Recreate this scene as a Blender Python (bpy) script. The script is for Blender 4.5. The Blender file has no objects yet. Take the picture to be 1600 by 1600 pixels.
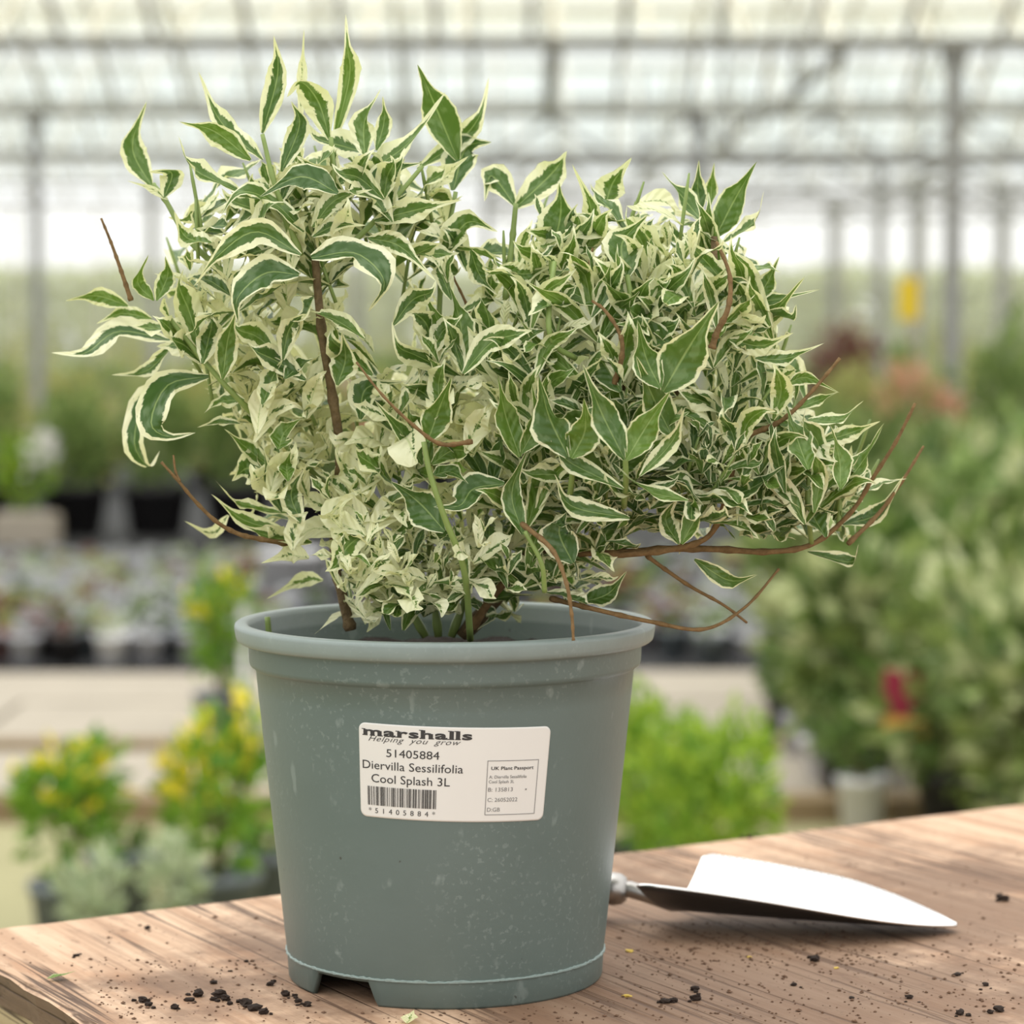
import bpy, bmesh, math, random
from mathutils import Vector, Matrix
R = random.Random(7)
rad = math.radians
scene = bpy.context.scene
COL = scene.collection

# ------------------------------------------------------------------ camera
FPX = 4400.0                       # focal length in pixels of the 1600 px frame
CAM = Vector((0.0, -1.333, 0.3075))
PITCH = rad(3.706)
cam_d = bpy.data.cameras.new('camera')
cam_d.sensor_width = 36.0
cam_d.lens = FPX / 1600.0 * 36.0
cam_d.clip_start = 0.05
cam_d.clip_end = 400
cam = bpy.data.objects.new('camera', cam_d)
COL.objects.link(cam)
cam.location = CAM
cam.rotation_euler = (math.pi / 2 - PITCH, 0, 0)
cam_d.dof.use_dof = True
cam_d.dof.focus_distance = 1.262
cam_d.dof.aperture_fstop = 9.0
scene.camera = cam

# ------------------------------------------------------------------ world: overcast sky
world = bpy.data.worlds.new('overcast_sky')
scene.world = world
world.use_nodes = True
wn = world.node_tree.nodes
wl = world.node_tree.links
wn.clear()
wo = wn.new('ShaderNodeOutputWorld')
wb = wn.new('ShaderNodeBackground')
wt = wn.new('ShaderNodeTexCoord')
ws = wn.new('ShaderNodeSeparateXYZ')
wr = wn.new('ShaderNodeMapRange')
wc = wn.new('ShaderNodeMix'); wc.data_type = 'RGBA'
wl.new(wt.outputs['Generated'], ws.inputs[0])
wl.new(ws.outputs['Z'], wr.inputs['Value'])
wr.inputs['From Min'].default_value = 0.0
wr.inputs['From Max'].default_value = 1.0
wl.new(wr.outputs['Result'], wc.inputs['Factor'])
wc.inputs[6].default_value = (1.26, 1.265, 1.255, 1)      # horizon
wc.inputs[7].default_value = (2.25, 2.26, 2.20, 1)     # zenith: overcast is brighter overhead
wl.new(wc.outputs[2], wb.inputs['Color'])
wb.inputs['Strength'].default_value = 1.0
wl.new(wb.outputs[0], wo.inputs[0])

# the brightest part of the cloud cover, high over the left shoulder: a very soft sun
sun_d = bpy.data.lights.new('veiled_sun', 'SUN')
sun_d.energy = 0.8
sun_d.angle = rad(50)
sun_d.color = (1.0, 0.97, 0.9)
sun = bpy.data.objects.new('veiled_sun', sun_d)
COL.objects.link(sun)
sun.rotation_euler = Vector((0.42, -0.30, -1.0)).to_track_quat('-Z', 'Y').to_euler()

vs = scene.view_settings
vs.view_transform = 'Standard'
vs.look = 'None'
vs.exposure = 0.0
vs.gamma = 1.0
vs.use_curve_mapping = False
try:
    scene.cycles.transparent_max_bounces = 32
    scene.cycles.max_bounces = 8
    scene.cycles.use_denoising = True
except Exception:
    pass

# ------------------------------------------------------------------ helpers
FWD = Vector((0, math.cos(PITCH), -math.sin(PITCH)))
UP = Vector((0, math.sin(PITCH), math.cos(PITCH)))
RIGHT = Vector((1, 0, 0))
GROUND = -0.85

def ray(px, py):
    return FWD + RIGHT * ((px - 800) / FPX) - UP * ((py - 800) / FPX)
def at(px, py, Y):
    d = ray(px, py)
    return CAM + d * ((Y - CAM.y) / d.y)
def onz(px, py, z):
    d = ray(px, py)
    return CAM + d * ((z - CAM.z) / d.z)
def proj(p):
    v = p - CAM
    f = v.dot(FWD)
    return 800 + FPX * v.x / f, 800 - FPX * v.dot(UP) / f

def tag(o, label=None, cat=None, group=None, kind=None):
    if label: o['label'] = label
    if cat: o['category'] = cat
    if group: o['group'] = group
    if kind: o['kind'] = kind
    return o
def empty(name, loc=(0, 0, 0), rz=0.0):
    o = bpy.data.objects.new(name, None)
    o.empty_display_size = 0.02
    COL.objects.link(o)
    o.location = loc
    o.rotation_euler = (0, 0, rz)
    return o
def link(name, me, mats, parent=None, smooth=True):
    o = bpy.data.objects.new(name, me)
    COL.objects.link(o)
    if not isinstance(mats, (list, tuple)): mats = [mats]
    if len(me.materials) == 0:
        for m in mats: me.materials.append(m)
    if smooth and len(me.polygons):
        me.polygons.foreach_set('use_smooth', [True] * len(me.polygons))
    if parent is not None:
        o.parent = parent
        o.matrix_parent_inverse = Matrix.Translation(parent.location).to_4x4().inverted() if False else Matrix()
    return o
class MB:
    """collects verts and faces (in the local frame of its thing)"""
    def __init__(s):
        s.v = []; s.f = []; s.uv = []; s.col = []
    def add(s, verts, faces, uvs=None, col=None):
        n = len(s.v)
        s.v += [tuple(p) for p in verts]
        s.f += [tuple(i + n for i in f) for f in faces]
        if uvs is not None: s.uv += uvs
        if col is not None: s.col += [col] * len(verts)
        return s
    def box(s, x0, x1, y0, y1, z0, z1, M=None):
        v = [Vector(p) for p in ((x0,y0,z0),(x1,y0,z0),(x1,y1,z0),(x0,y1,z0),(x0,y0,z1),(x1,y0,z1),(x1,y1,z1),(x0,y1,z1))]
        if M is not None: v = [M @ p for p in v]
        return s.add(v, [(3,2,1,0),(4,5,6,7),(0,1,5,4),(1,2,6,5),(2,3,7,6),(3,0,4,7)])
    def bar(s, a, b, w, h=None):
        a = Vector(a); b = Vector(b); h = h or w
        t = (b - a).normalized()
        up = Vector((0,0,1)) if abs(t.z) < 0.9 else Vector((0,1,0))
        c = t.cross(up).normalized(); n = c.cross(t)
        v = []
        for p in (a, b):
            for i, j in ((-1,-1),(1,-1),(1,1),(-1,1)):
                v.append(p + c * (w/2*i) + n * (h/2*j))
        return s.add(v, [(3,2,1,0),(4,5,6,7),(0,1,5,4),(1,2,6,5),(2,3,7,6),(3,0,4,7)])
    def lathe(s, prof, seg=24, c=(0,0,0), cap0=False, cap1=False):
        v = []; f = []
        for r, z in prof:
            for k in range(seg):
                a = 2*math.pi*k/seg
                v.append((c[0]+r*math.cos(a), c[1]+r*math.sin(a), c[2]+z))
        for i in range(len(prof)-1):
            for k in range(seg):
                k2 = (k+1) % seg
                f.append((i*seg+k, i*seg+k2, (i+1)*seg+k2, (i+1)*seg+k))
        if cap0: f.append(tuple(range(seg))[::-1])
        if cap1: f.append(tuple((len(prof)-1)*seg+k for k in range(seg)))
        return s.add(v, f)
    def tube(s, pts, radii, seg=7):
        pts = [Vector(p) for p in pts]
        n = len(pts); v = []; f = []
        t0 = (pts[1]-pts[0]).normalized()
        ref = Vector((0,-1,0)) if abs(t0.y) < 0.8 else Vector((1,0,0))
        for i in range(n):
            t = (pts[min(i+1,n-1)] - pts[max(i-1,0)]).normalized()
            c = t.cross(ref).normalized(); m = c.cross(t)
            ref = m if m.dot(ref) > 0 else -m
            m = ref; c = t.cross(m).normalized()
            for k in range(seg):
                a = 2*math.pi*k/seg
                v.append(pts[i] + (c*math.cos(a) + m*math.sin(a))*radii[i])
        for i in range(n-1):
            for k in range(seg):
                k2 = (k+1) % seg
                f.append((i*seg+k, i*seg+k2, (i+1)*seg+k2, (i+1)*seg+k))
        f.append(tuple(range(seg))[::-1]); f.append(tuple((n-1)*seg+k for k in range(seg)))
        return s.add(v, f)
    def mesh(s, name):
        me = bpy.data.meshes.new(name)
        me.from_pydata(s.v, [], s.f)
        if s.uv:
            ul = me.uv_layers.new(name='UVMap')
            idx = [0]*len(me.loops); me.loops.foreach_get('vertex_index', idx)
            flat = []
            for i in idx: flat += s.uv[i]
            ul.data.foreach_set('uv', flat)
        if s.col:
            ca = me.color_attributes.new('leaf', 'FLOAT_COLOR', 'POINT')
            flat = []
            for c in s.col: flat += c
            ca.data.foreach_set('color', flat)
        me.update()
        return me
    def build(s, name, mats, parent=None, smooth=True):
        return link(name, s.mesh(name), mats, parent, smooth)

def spline(P, n):
    """Catmull-Rom through the points, n samples"""
    P = [Vector(p) for p in P]
    if len(P) == 2: P = [P[0], (P[0]+P[1])/2, P[1]]
    Q = [P[0]*2-P[1]] + P + [P[-1]*2-P[-2]]
    m = len(P)-1; out = []
    for i in range(n):
        x = m*i/(n-1); k = min(int(x), m-1); t = x-k
        a, b, c, d = Q[k], Q[k+1], Q[k+2], Q[k+3]
        out.append(0.5*((2*b) + (c-a)*t + (2*a-5*b+4*c-d)*t*t + (3*b-a-3*c+d)*t*t*t))
    return out

# ------------------------------------------------------------------ materials
def new_mat(name):
    m = bpy.data.materials.new(name); m.use_nodes = True
    nt = m.node_tree; nt.nodes.clear()
    out = nt.nodes.new('ShaderNodeOutputMaterial')
    return m, nt, out
def N(nt, typ, **kw):
    n = nt.nodes.new(typ)
    for k, v in kw.items(): setattr(n, k, v)
    return n
def setin(nt, sock, val):
    if hasattr(val, 'default_value') or hasattr(val, 'links'): nt.links.new(val, sock)
    elif isinstance(val, (tuple, list)) and len(val) == 3 and sock.type == 'RGBA': sock.default_value = (*val, 1)
    else: sock.default_value = val
def math_(nt, op, a, b=0.0, c=None, clamp=False):
    n = N(nt, 'ShaderNodeMath', operation=op, use_clamp=clamp)
    setin(nt, n.inputs[0], a); setin(nt, n.inputs[1], b)
    if c is not None: setin(nt, n.inputs[2], c)
    return n.outputs[0]
def smooth_(nt, x, a, b):
    n = N(nt, 'ShaderNodeMapRange', interpolation_type='SMOOTHSTEP')
    setin(nt, n.inputs['Value'], x); setin(nt, n.inputs['From Min'], a); setin(nt, n.inputs['From Max'], b)
    return n.outputs['Result']
def mix_(nt, f, a, b, blend='MIX'):
    n = N(nt, 'ShaderNodeMix', data_type='RGBA', blend_type=blend)
    setin(nt, n.inputs[0], f); setin(nt, n.inputs[6], a); setin(nt, n.inputs[7], b)
    return n.outputs[2]
def noise_(nt, vec, scale, detail=3.0, rough=0.55, dist=0.0):
    n = N(nt, 'ShaderNodeTexNoise')
    if vec is not None: nt.links.new(vec, n.inputs['Vector'])
    n.inputs['Scale'].default_value = scale; n.inputs['Detail'].default_value = detail
    n.inputs['Roughness'].default_value = rough; n.inputs['Distortion'].default_value = dist
    return n.outputs['Fac']
def mapping_(nt, vec, scale=(1,1,1), rot=(0,0,0), loc=(0,0,0)):
    n = N(nt, 'ShaderNodeMapping')
    nt.links.new(vec, n.inputs['Vector'])
    n.inputs['Scale'].default_value = scale; n.inputs['Rotation'].default_value = rot; n.inputs['Location'].default_value = loc
    return n.outputs[0]
def bump_(nt, h, strength=0.3, dist=0.001):
    n = N(nt, 'ShaderNodeBump')
    nt.links.new(h, n.inputs['Height'])
    n.inputs['Strength'].default_value = strength; n.inputs['Distance'].default_value = dist
    return n.outputs[0]
def princ(nt, out, col, rough=0.5, metal=0.0, normal=None, spec=0.5):
    b = N(nt, 'ShaderNodeBsdfPrincipled')
    setin(nt, b.inputs['Base Color'], col); setin(nt, b.inputs['Roughness'], rough)
    setin(nt, b.inputs['Metallic'], metal); b.inputs['Specular IOR Level'].default_value = spec
    if normal is not None: nt.links.new(normal, b.inputs['Normal'])
    if out is not None: nt.links.new(b.outputs[0], out.inputs[0])
    return b
def objco(nt): return N(nt, 'ShaderNodeTexCoord').outputs['Object']

def simple(name, col, rough=0.6, var=0.25, scale=20.0, metal=0.0, bump=0.0, spec=0.4):
    m, nt, out = new_mat(name)
    co = objco(nt)
    n = noise_(nt, co, scale, 4)
    lo = tuple(c*(1-var) for c in col); hi = tuple(min(1, c*(1+var)) for c in col)
    nm = bump_(nt, n, bump, 0.01) if bump else None
    princ(nt, out, mix_(nt, n, lo, hi), rough, metal, nm, spec)
    return m

def leaf_material():
    m, nt, out = new_mat('variegated_leaf')
    uv = N(nt, 'ShaderNodeUVMap').outputs[0]
    sx = N(nt, 'ShaderNodeSeparateXYZ'); nt.links.new(uv, sx.inputs[0])
    u, v = sx.outputs[0], sx.outputs[1]
    at_ = N(nt, 'ShaderNodeAttribute', attribute_name='leaf')
    sc = N(nt, 'ShaderNodeSeparateColor'); nt.links.new(at_.outputs['Color'], sc.inputs[0])
    seed, margin, tone = sc.outputs[0], sc.outputs[1], sc.outputs[2]
    vs_ = math_(nt, 'MULTIPLY_ADD', v, 2.0, -1.0)
    av = math_(nt, 'ABSOLUTE', vs_)
    # jagged boundary between green blade and cream margin, teeth along the side veins
    cx = N(nt, 'ShaderNodeCombineXYZ')
    setin(nt, cx.inputs[0], math_(nt, 'MULTIPLY', math_(nt, 'SUBTRACT', u, math_(nt, 'MULTIPLY', av, 0.12)), 7.0))
    setin(nt, cx.inputs[1], math_(nt, 'MULTIPLY', vs_, 0.9))
    setin(nt, cx.inputs[2], math_(nt, 'MULTIPLY', seed, 91.0))
    n1 = noise_(nt, cx.outputs[0], 1.3, 5, 0.72)
    amp = math_(nt, 'MULTIPLY_ADD', margin, 1.9, 0.10)
    cz = N(nt, 'ShaderNodeCombineXYZ')
    setin(nt, cz.inputs[0], math_(nt, 'MULTIPLY', u, 1.6)); setin(nt, cz.inputs[2], math_(nt, 'MULTIPLY_ADD', seed, 77.0, 3.0))
    sh_ = math_(nt, 'MULTIPLY', math_(nt, 'SUBTRACT', noise_(nt, cz.outputs[0], 1.0, 2), 0.5), math_(nt, 'MULTIPLY_ADD', margin, 2.2, 0.05))
    av2 = math_(nt, 'ABSOLUTE', math_(nt, 'ADD', vs_, sh_))
    e = math_(nt, 'ADD', av2, math_(nt, 'MULTIPLY', math_(nt, 'SUBTRACT', n1, 0.5), amp))
    tipf = smooth_(nt, u, 0.62, 0.98)
    e = math_(nt, 'ADD', e, math_(nt, 'MULTIPLY', tipf, math_(nt, 'MULTIPLY', margin, 1.7)))
    edge = math_(nt, 'SUBTRACT', 1.0, margin)
    green_mask = math_(nt, 'SUBTRACT', 1.0, smooth_(nt, e, math_(nt, 'SUBTRACT', edge, 0.03), math_(nt, 'ADD', edge, 0.03)))
    # grey-green patches inside the green
    cy = N(nt, 'ShaderNodeCombineXYZ')
    setin(nt, cy.inputs[0], math_(nt, 'MULTIPLY', u, 4.0)); setin(nt, cy.inputs[1], math_(nt, 'MULTIPLY', vs_, 1.3))
    setin(nt, cy.inputs[2], math_(nt, 'MULTIPLY_ADD', seed, 53.0, 7.0))
    n2 = noise_(nt, cy.outputs[0], 1.5, 3, 0.5)
    g_dark = mix_(nt, tone, (0.055, 0.120, 0.024), (0.135, 0.235, 0.026))
    g_grey = mix_(nt, tone, (0.115, 0.185, 0.075), (0.19, 0.30, 0.055))
    green = mix_(nt, smooth_(nt, n2, 0.48, 0.62), g_dark, g_grey)
    cream = mix_(nt, noise_(nt, cy.outputs[0], 0.7, 1), (0.76, 0.76, 0.44), (0.86, 0.85, 0.66))
    cream = mix_(nt, math_(nt, 'MULTIPLY', tone, 0.30), cream, (0.68, 0.72, 0.30))
    col = mix_(nt, green_mask, cream, green)
    # pale midrib, stray green flecks on the cream
    rib = math_(nt, 'SUBTRACT', 1.0, smooth_(nt, av, 0.02, 0.075))
    col = mix_(nt, math_(nt, 'MULTIPLY', rib, 0.5), col, (0.42, 0.54, 0.20))
    fl = noise_(nt, cx.outputs[0], 9.0, 2)
    col = mix_(nt, math_(nt, 'MULTIPLY', smooth_(nt, fl, 0.70, 0.74), 0.6), col, (0.13, 0.24, 0.06))
    # side veins
    w = math_(nt, 'SINE', math_(nt, 'MULTIPLY', math_(nt, 'SUBTRACT', u, math_(nt, 'MULTIPLY', av, 0.16)), 52.0))
    hgt = math_(nt, 'ADD', math_(nt, 'MULTIPLY', w, 0.5), math_(nt, 'MULTIPLY', rib, -1.5))
    hgt = math_(nt, 'ADD', hgt, math_(nt, 'MULTIPLY', n2, 1.5))
    nm = bump_(nt, hgt, 0.35, 0.0012)
    b = princ(nt, None, col, 0.42, 0.0, nm, 0.45)
    tr = N(nt, 'ShaderNodeBsdfTranslucent')
    nt.links.new(mix_(nt, 0.5, col, (0.90, 0.95, 0.40), 'MULTIPLY'), tr.inputs[0])
    mx = N(nt, 'ShaderNodeMixShader'); mx.inputs[0].default_value = 0.30
    nt.links.new(b.outputs[0], mx.inputs[1]); nt.links.new(tr.outputs[0], mx.inputs[2])
    nt.links.new(mx.outputs[0], out.inputs[0])
    return m

def foliage_mat(name, ca, cb, rough=0.5, cc=None):
    """background leaves: colour varies from leaf to leaf by a stored attribute"""
    m, nt, out = new_mat(name)
    a = N(nt, 'ShaderNodeAttribute', attribute_name='leaf')
    sc = N(nt, 'ShaderNodeSeparateColor'); nt.links.new(a.outputs['Color'], sc.inputs[0])
    col = mix_(nt, sc.outputs[0], ca, cb)
    if cc is not None: col = mix_(nt, sc.outputs[1], col, cc)
    b = princ(nt, None, col, rough, 0, None, 0.35)
    tr = N(nt, 'ShaderNodeBsdfTranslucent'); nt.links.new(col, tr.inputs[0])
    mx = N(nt, 'ShaderNodeMixShader'); mx.inputs[0].default_value = 0.3
    nt.links.new(b.outputs[0], mx.inputs[1]); nt.links.new(tr.outputs[0], mx.inputs[2])
    nt.links.new(mx.outputs[0], out.inputs[0])
    return m

def pot_material():
    m, nt, out = new_mat('grey_green_plastic')
    co = objco(nt)
    n = noise_(nt, co, 22, 5, 0.6)
    col = mix_(nt, n, (0.088, 0.121, 0.110), (0.117, 0.154, 0.141))
    # dried water marks and scuffs
    d = noise_(nt, mapping_(nt, co, (1, 1, 0.55)), 95, 3, 0.5)
    s2 = noise_(nt, co, 420, 2, 0.5)
    area = smooth_(nt, noise_(nt, co, 14, 2), 0.42, 0.66)
    marks = math_(nt, 'MULTIPLY', smooth_(nt, d, 0.65, 0.73), 0.32)
    specks = math_(nt, 'MULTIPLY', math_(nt, 'MULTIPLY', smooth_(nt, s2, 0.58, 0.68), area), 0.26)
    col = mix_(nt, math_(nt, 'ADD', marks, specks), col, (0.27, 0.32, 0.30))
    dk = smooth_(nt, noise_(nt, mapping_(nt, co, (1,1,1), (0,0,0), (3,1,2)), 170, 1), 0.79, 0.83)
    col = mix_(nt, math_(nt, 'MULTIPLY', dk, 0.7), col, (0.03, 0.025, 0.02))
    # lip coloured paler, standing in for the light it catches from above
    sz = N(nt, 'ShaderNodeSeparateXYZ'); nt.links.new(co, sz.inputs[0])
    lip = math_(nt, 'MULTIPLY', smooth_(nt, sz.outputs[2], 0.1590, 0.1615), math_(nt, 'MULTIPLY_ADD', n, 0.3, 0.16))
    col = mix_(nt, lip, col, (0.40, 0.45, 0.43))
    nm = bump_(nt, noise_(nt, co, 260, 3), 0.12, 0.0008)
    princ(nt, out, col, math_(nt, 'MULTIPLY_ADD', n, 0.15, 0.36), 0, nm, 0.5)
    return m

PA, PB = 57.4, -29.6               # directions of the bench's back edge and of its grain, degrees right of the view axis
dv = Vector((math.sin(rad(PB)), math.cos(rad(PB)), 0))
gr = math.atan2(-dv.x, dv.y)
_c = onz(-94, 1461, 0.0); _st = onz(1270, 1500, 0.0) - _c
STAIN = tuple(Matrix.Rotation(-gr, 3, 'Z') @ Vector((_st.x, _st.y, -GROUND)))
def wood_material(name, light, mid, dark, rot, dirt=True):
    m, nt, out = new_mat(name)
    co = objco(nt)
    # x runs along the back edge, y along the grain
    g = mapping_(nt, co, (60, 2.2, 60), (0, 0, rot))
    g2 = mapping_(nt, co, (230, 7.0, 230), (0, 0, rot))
    n1 = noise_(nt, g, 1.0, 6, 0.62, 0.6)
    n2 = noise_(nt, g2, 1.0, 4, 0.6, 0.2)
    big = noise_(nt, co, 5.0, 4, 0.6)
    col = mix_(nt, smooth_(nt, n1, 0.33, 0.68), mid, light)
    col = mix_(nt, math_(nt, 'MULTIPLY', smooth_(nt, n2, 0.50, 0.75), 0.35), col, dark)
    col = mix_(nt, math_(nt, 'MULTIPLY', smooth_(nt, big, 0.45, 0.7), 0.30), col, mid)
    ck = noise_(nt, mapping_(nt, co, (75, 1.5, 75), (0, 0, rot), (0.3, 0.1, 0)), 1.0, 3, 0.5, 0.25)
    ridge = math_(nt, 'ABSOLUTE', math_(nt, 'SUBTRACT', ck, 0.5))
    part = smooth_(nt, noise_(nt, mapping_(nt, co, (11, 4, 11), (0, 0, rot), (5, 2, 0)), 1.0, 2), 0.44, 0.54)
    crack = math_(nt, 'MULTIPLY', math_(nt, 'SUBTRACT', 1.0, smooth_(nt, ridge, 0.003, 0.028)), part)
    fk = noise_(nt, mapping_(nt, co, (150, 38, 150), (0, 0, rot), (2.0, 7.0, 0)), 1.0, 5, 0.7)
    col = mix_(nt, math_(nt, 'MULTIPLY', smooth_(nt, fk, 0.54, 0.70), 0.45), col, dark)
    mo = noise_(nt, mapping_(nt, co, (34, 12, 34), (0, 0, rot), (9.0, 4.0, 0)), 1.0, 4, 0.6)
    col = mix_(nt, math_(nt, 'MULTIPLY', smooth_(nt, mo, 0.50, 0.68), 0.35), col, (mid[0]*0.9, mid[1]*0.68, mid[2]*0.5))
    col = mix_(nt, math_(nt, 'MULTIPLY', crack, 0.85), col, (0.045, 0.022, 0.013))
    if dirt:
        dn = noise_(nt, co, 9.0, 6, 0.68)
        dn2 = noise_(nt, co, 150.0, 4, 0.7)
        # soil trodden into the working area in front and right of the pot
        sp_ = N(nt, 'ShaderNodeVectorMath', operation='DISTANCE')
        nt.links.new(co, sp_.inputs[0]); sp_.inputs[1].default_value = STAIN
        blob = math_(nt, 'SUBTRACT', 1.0, smooth_(nt, sp_.outputs['Value'], 0.10, 0.42))
        dm = smooth_(nt, math_(nt, 'ADD', dn, math_(nt, 'MULTIPLY', blob, 0.28)), 0.50, 0.74)
        dm = math_(nt, 'MULTIPLY', dm, 0.75)
        col = mix_(nt, dm, col, (0.125, 0.068, 0.040))
        col = mix_(nt, math_(nt, 'MULTIPLY', smooth_(nt, dn2, 0.60, 0.70), 0.45), col, (0.10, 0.052, 0.03))
    h = math_(nt, 'ADD', math_(nt, 'MULTIPLY', n1, 0.5), math_(nt, 'MULTIPLY', crack, -1.0))
    h = math_(nt, 'ADD', h, math_(nt, 'MULTIPLY', n2, 0.35))
    nm = bump_(nt, h, 0.55, 0.002)
    princ(nt, out, col, 0.72, 0, nm, 0.3)
    return m

def glass_mat(name, tint, milky, mcol):
    """dusty greenhouse glass: mostly clear, a little diffuse film, faint reflection"""
    m, nt, out = new_mat(name)
    t = N(nt, 'ShaderNodeBsdfTransparent'); t.inputs[0].default_value = (*tint, 1)
    d = N(nt, 'ShaderNodeBsdfDiffuse'); d.inputs[0].default_value = (*mcol, 1)
    tl = N(nt, 'ShaderNodeBsdfTranslucent'); tl.inputs[0].default_value = (*mcol, 1)
    a = N(nt, 'ShaderNodeMixShader'); a.inputs[0].default_value = 0.5
    nt.links.new(d.outputs[0], a.inputs[1]); nt.links.new(tl.outputs[0], a.inputs[2])
    mx = N(nt, 'ShaderNodeMixShader')
    n = noise_(nt, objco(nt), 1.6, 4)
    setin(nt, mx.inputs[0], math_(nt, 'MULTIPLY', math_(nt, 'MULTIPLY_ADD', n, 0.8, 0.6), milky))
    nt.links.new(t.outputs[0], mx.inputs[1]); nt.links.new(a.outputs[0], mx.inputs[2])
    nt.links.new(mx.outputs[0], out.inputs[0])
    return m

M = {}
M['leaf'] = leaf_material()
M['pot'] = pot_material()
M['green_stem'] = simple('green_stem', (0.19, 0.26, 0.07), 0.5, 0.3, 60)
M['bark'] = simple('brown_bark', (0.135, 0.095, 0.048), 0.75, 0.65, 260, bump=0.4, spec=0.15)
M['twig'] = simple('brown_twig', (0.175, 0.108, 0.048), 0.85, 0.6, 260, bump=0.3, spec=0.15)
M['soil'] = simple('dark_compost', (0.020, 0.013, 0.009), 0.95, 0.6, 180, bump=0.8)
M['crumb'] = simple('compost_crumb', (0.030, 0.017, 0.011), 0.95, 0.5, 300, bump=0.5)
M['crumb_brown'] = simple('brown_crumb', (0.13, 0.07, 0.04), 0.95, 0.6, 300, bump=0.4)
M['fleck'] = simple('yellow_fleck', (0.55, 0.38, 0.06), 0.7, 0.3, 100)
M['paper'] = simple('label_paper', (0.66, 0.64, 0.60), 0.38, 0.03, 40, spec=0.5)
M['ink'] = simple('black_ink', (0.035, 0.033, 0.033), 0.5, 0.2, 200)
M['ink_grey'] = simple('faint_ink', (0.19, 0.185, 0.18), 0.5, 0.2, 200)
M['wood'] = wood_material('weathered_plywood', (0.66, 0.46, 0.315), (0.43, 0.265, 0.165), (0.16, 0.085, 0.05), 0.0)
M['ply_edge'] = wood_material('rotten_ply_edge', (0.17, 0.11, 0.07), (0.09, 0.055, 0.035), (0.03, 0.02, 0.015), 0.0)
M['timber'] = wood_material('pale_timber', (0.50, 0.40, 0.24), (0.36, 0.27, 0.15), (0.16, 0.11, 0.06), 0.0, False)
M['galv'] = simple('galvanised_steel', (0.30, 0.30, 0.29), 0.55, 0.15, 8, spec=0.5)
M['gutter'] = simple('old_gutter_paint', (0.30, 0.295, 0.26), 0.7, 0.2, 3)
M['bar'] = simple('glazing_bar_paint', (0.62, 0.60, 0.53), 0.7, 0.15, 3)
M['glass_cream'] = glass_mat('algae_cream_glass', (0.985, 0.975, 0.93), 0.10, (0.90, 0.85, 0.64))
M['glass'] = glass_mat('dusty_glass', (0.975, 0.982, 0.98), 0.04, (0.88, 0.91, 0.89))
M['glass_wall'] = glass_mat('dusty_wall_glass', (0.99, 0.99, 0.985), 0.12, (0.90, 0.90, 0.86))
def steel():
    m, nt, out = new_mat('stainless_blade')
    n = noise_(nt, mapping_(nt, objco(nt), (30, 400, 400)), 1.0, 3)
    sp = smooth_(nt, noise_(nt, objco(nt), 160, 3), 0.64, 0.72)
    col = mix_(nt, math_(nt, 'MULTIPLY', sp, 0.25), (0.93, 0.93, 0.92), (0.35, 0.32, 0.30))
    princ(nt, out, col, math_(nt, 'MULTIPLY_ADD', n, 0.10, 0.10), 1.0)
    return m
M['steel'] = steel()
M['under_blade'] = simple('shade_dark_steel', (0.035, 0.032, 0.030), 0.4, 0.4, 120, spec=0.5)  # blade underside: its shade and dark reflection put into the colour
M['dull_steel'] = simple('dull_steel', (0.42, 0.40, 0.38), 0.35, 0.2, 60, metal=1.0)
M['handle'] = simple('ash_handle', (0.42, 0.25, 0.12), 0.5, 0.25, 40)
M['ring'] = simple('hanging_strap', (0.12, 0.06, 0.03), 0.7, 0.2, 40)

# ------------------------------------------------------------------ SETTING: ground
def ground_mat():
    m, nt, out = new_mat('nursery_ground')
    co = objco(nt)
    n = noise_(nt, co, 1.3, 5, 0.6)
    n2 = noise_(nt, co, 30, 3, 0.6)
    col = mix_(nt, smooth_(nt, n, 0.35, 0.65), (0.22, 0.20, 0.09), (0.33, 0.30, 0.16))
    col = mix_(nt, math_(nt, 'MULTIPLY', n2, 0.4), col, (0.24, 0.24, 0.11))
    princ(nt, out, col, 0.9)
    return m
M['ground'] = ground_mat()
M['slab'] = simple('concrete_slab', (0.36, 0.315, 0.25), 0.85, 0.16, 5, bump=0.1)
M['edge_board'] = simple('edging_board', (0.22, 0.155, 0.08), 0.85, 0.3, 6)
M['mat_black'] = simple('black_weed_mat', (0.018, 0.018, 0.02), 0.8, 0.3, 20)
M['grass'] = simple('rough_grass', (0.30, 0.34, 0.10), 0.9, 0.35, 2.5)

floor = MB().box(-40, 40, -3, 44, GROUND-0.3, GROUND).build('floor', M['ground'], smooth=False)
tag(floor, 'sandy olive ground of the nursery greenhouse', kind='structure')
field = MB().box(-90, 90, 44.05, 150, GROUND-0.3, GROUND+0.02).build('floor', M['grass'], smooth=False)
tag(field, 'rough grass field outside the greenhouse', kind='structure')
def D2Y(D): return D - 1.333
slab_me = None
path = empty('floor', (0, 0, GROUND)); tag(path, 'pale concrete slab path crossing behind the bench', kind='structure')
for r_, (d0, d1) in enumerate(((6.72, 7.58), (7.80, 8.56), (8.58, 9.33))):
    for k in range(-5, 6):
        w = 0.90
        x0 = k*w + (0.3 if r_ % 2 else 0.0)
        me = bpy.data.meshes.new('paving_slab')
        b = MB().box(x0+0.008, x0+w-0.008, D2Y(d0)+0.006, D2Y(d1)-0.006, -0.03, 0.022 + R.uniform(-0.004, 0.004))
        b.build('paving_slab', M['slab'], path, False)
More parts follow.
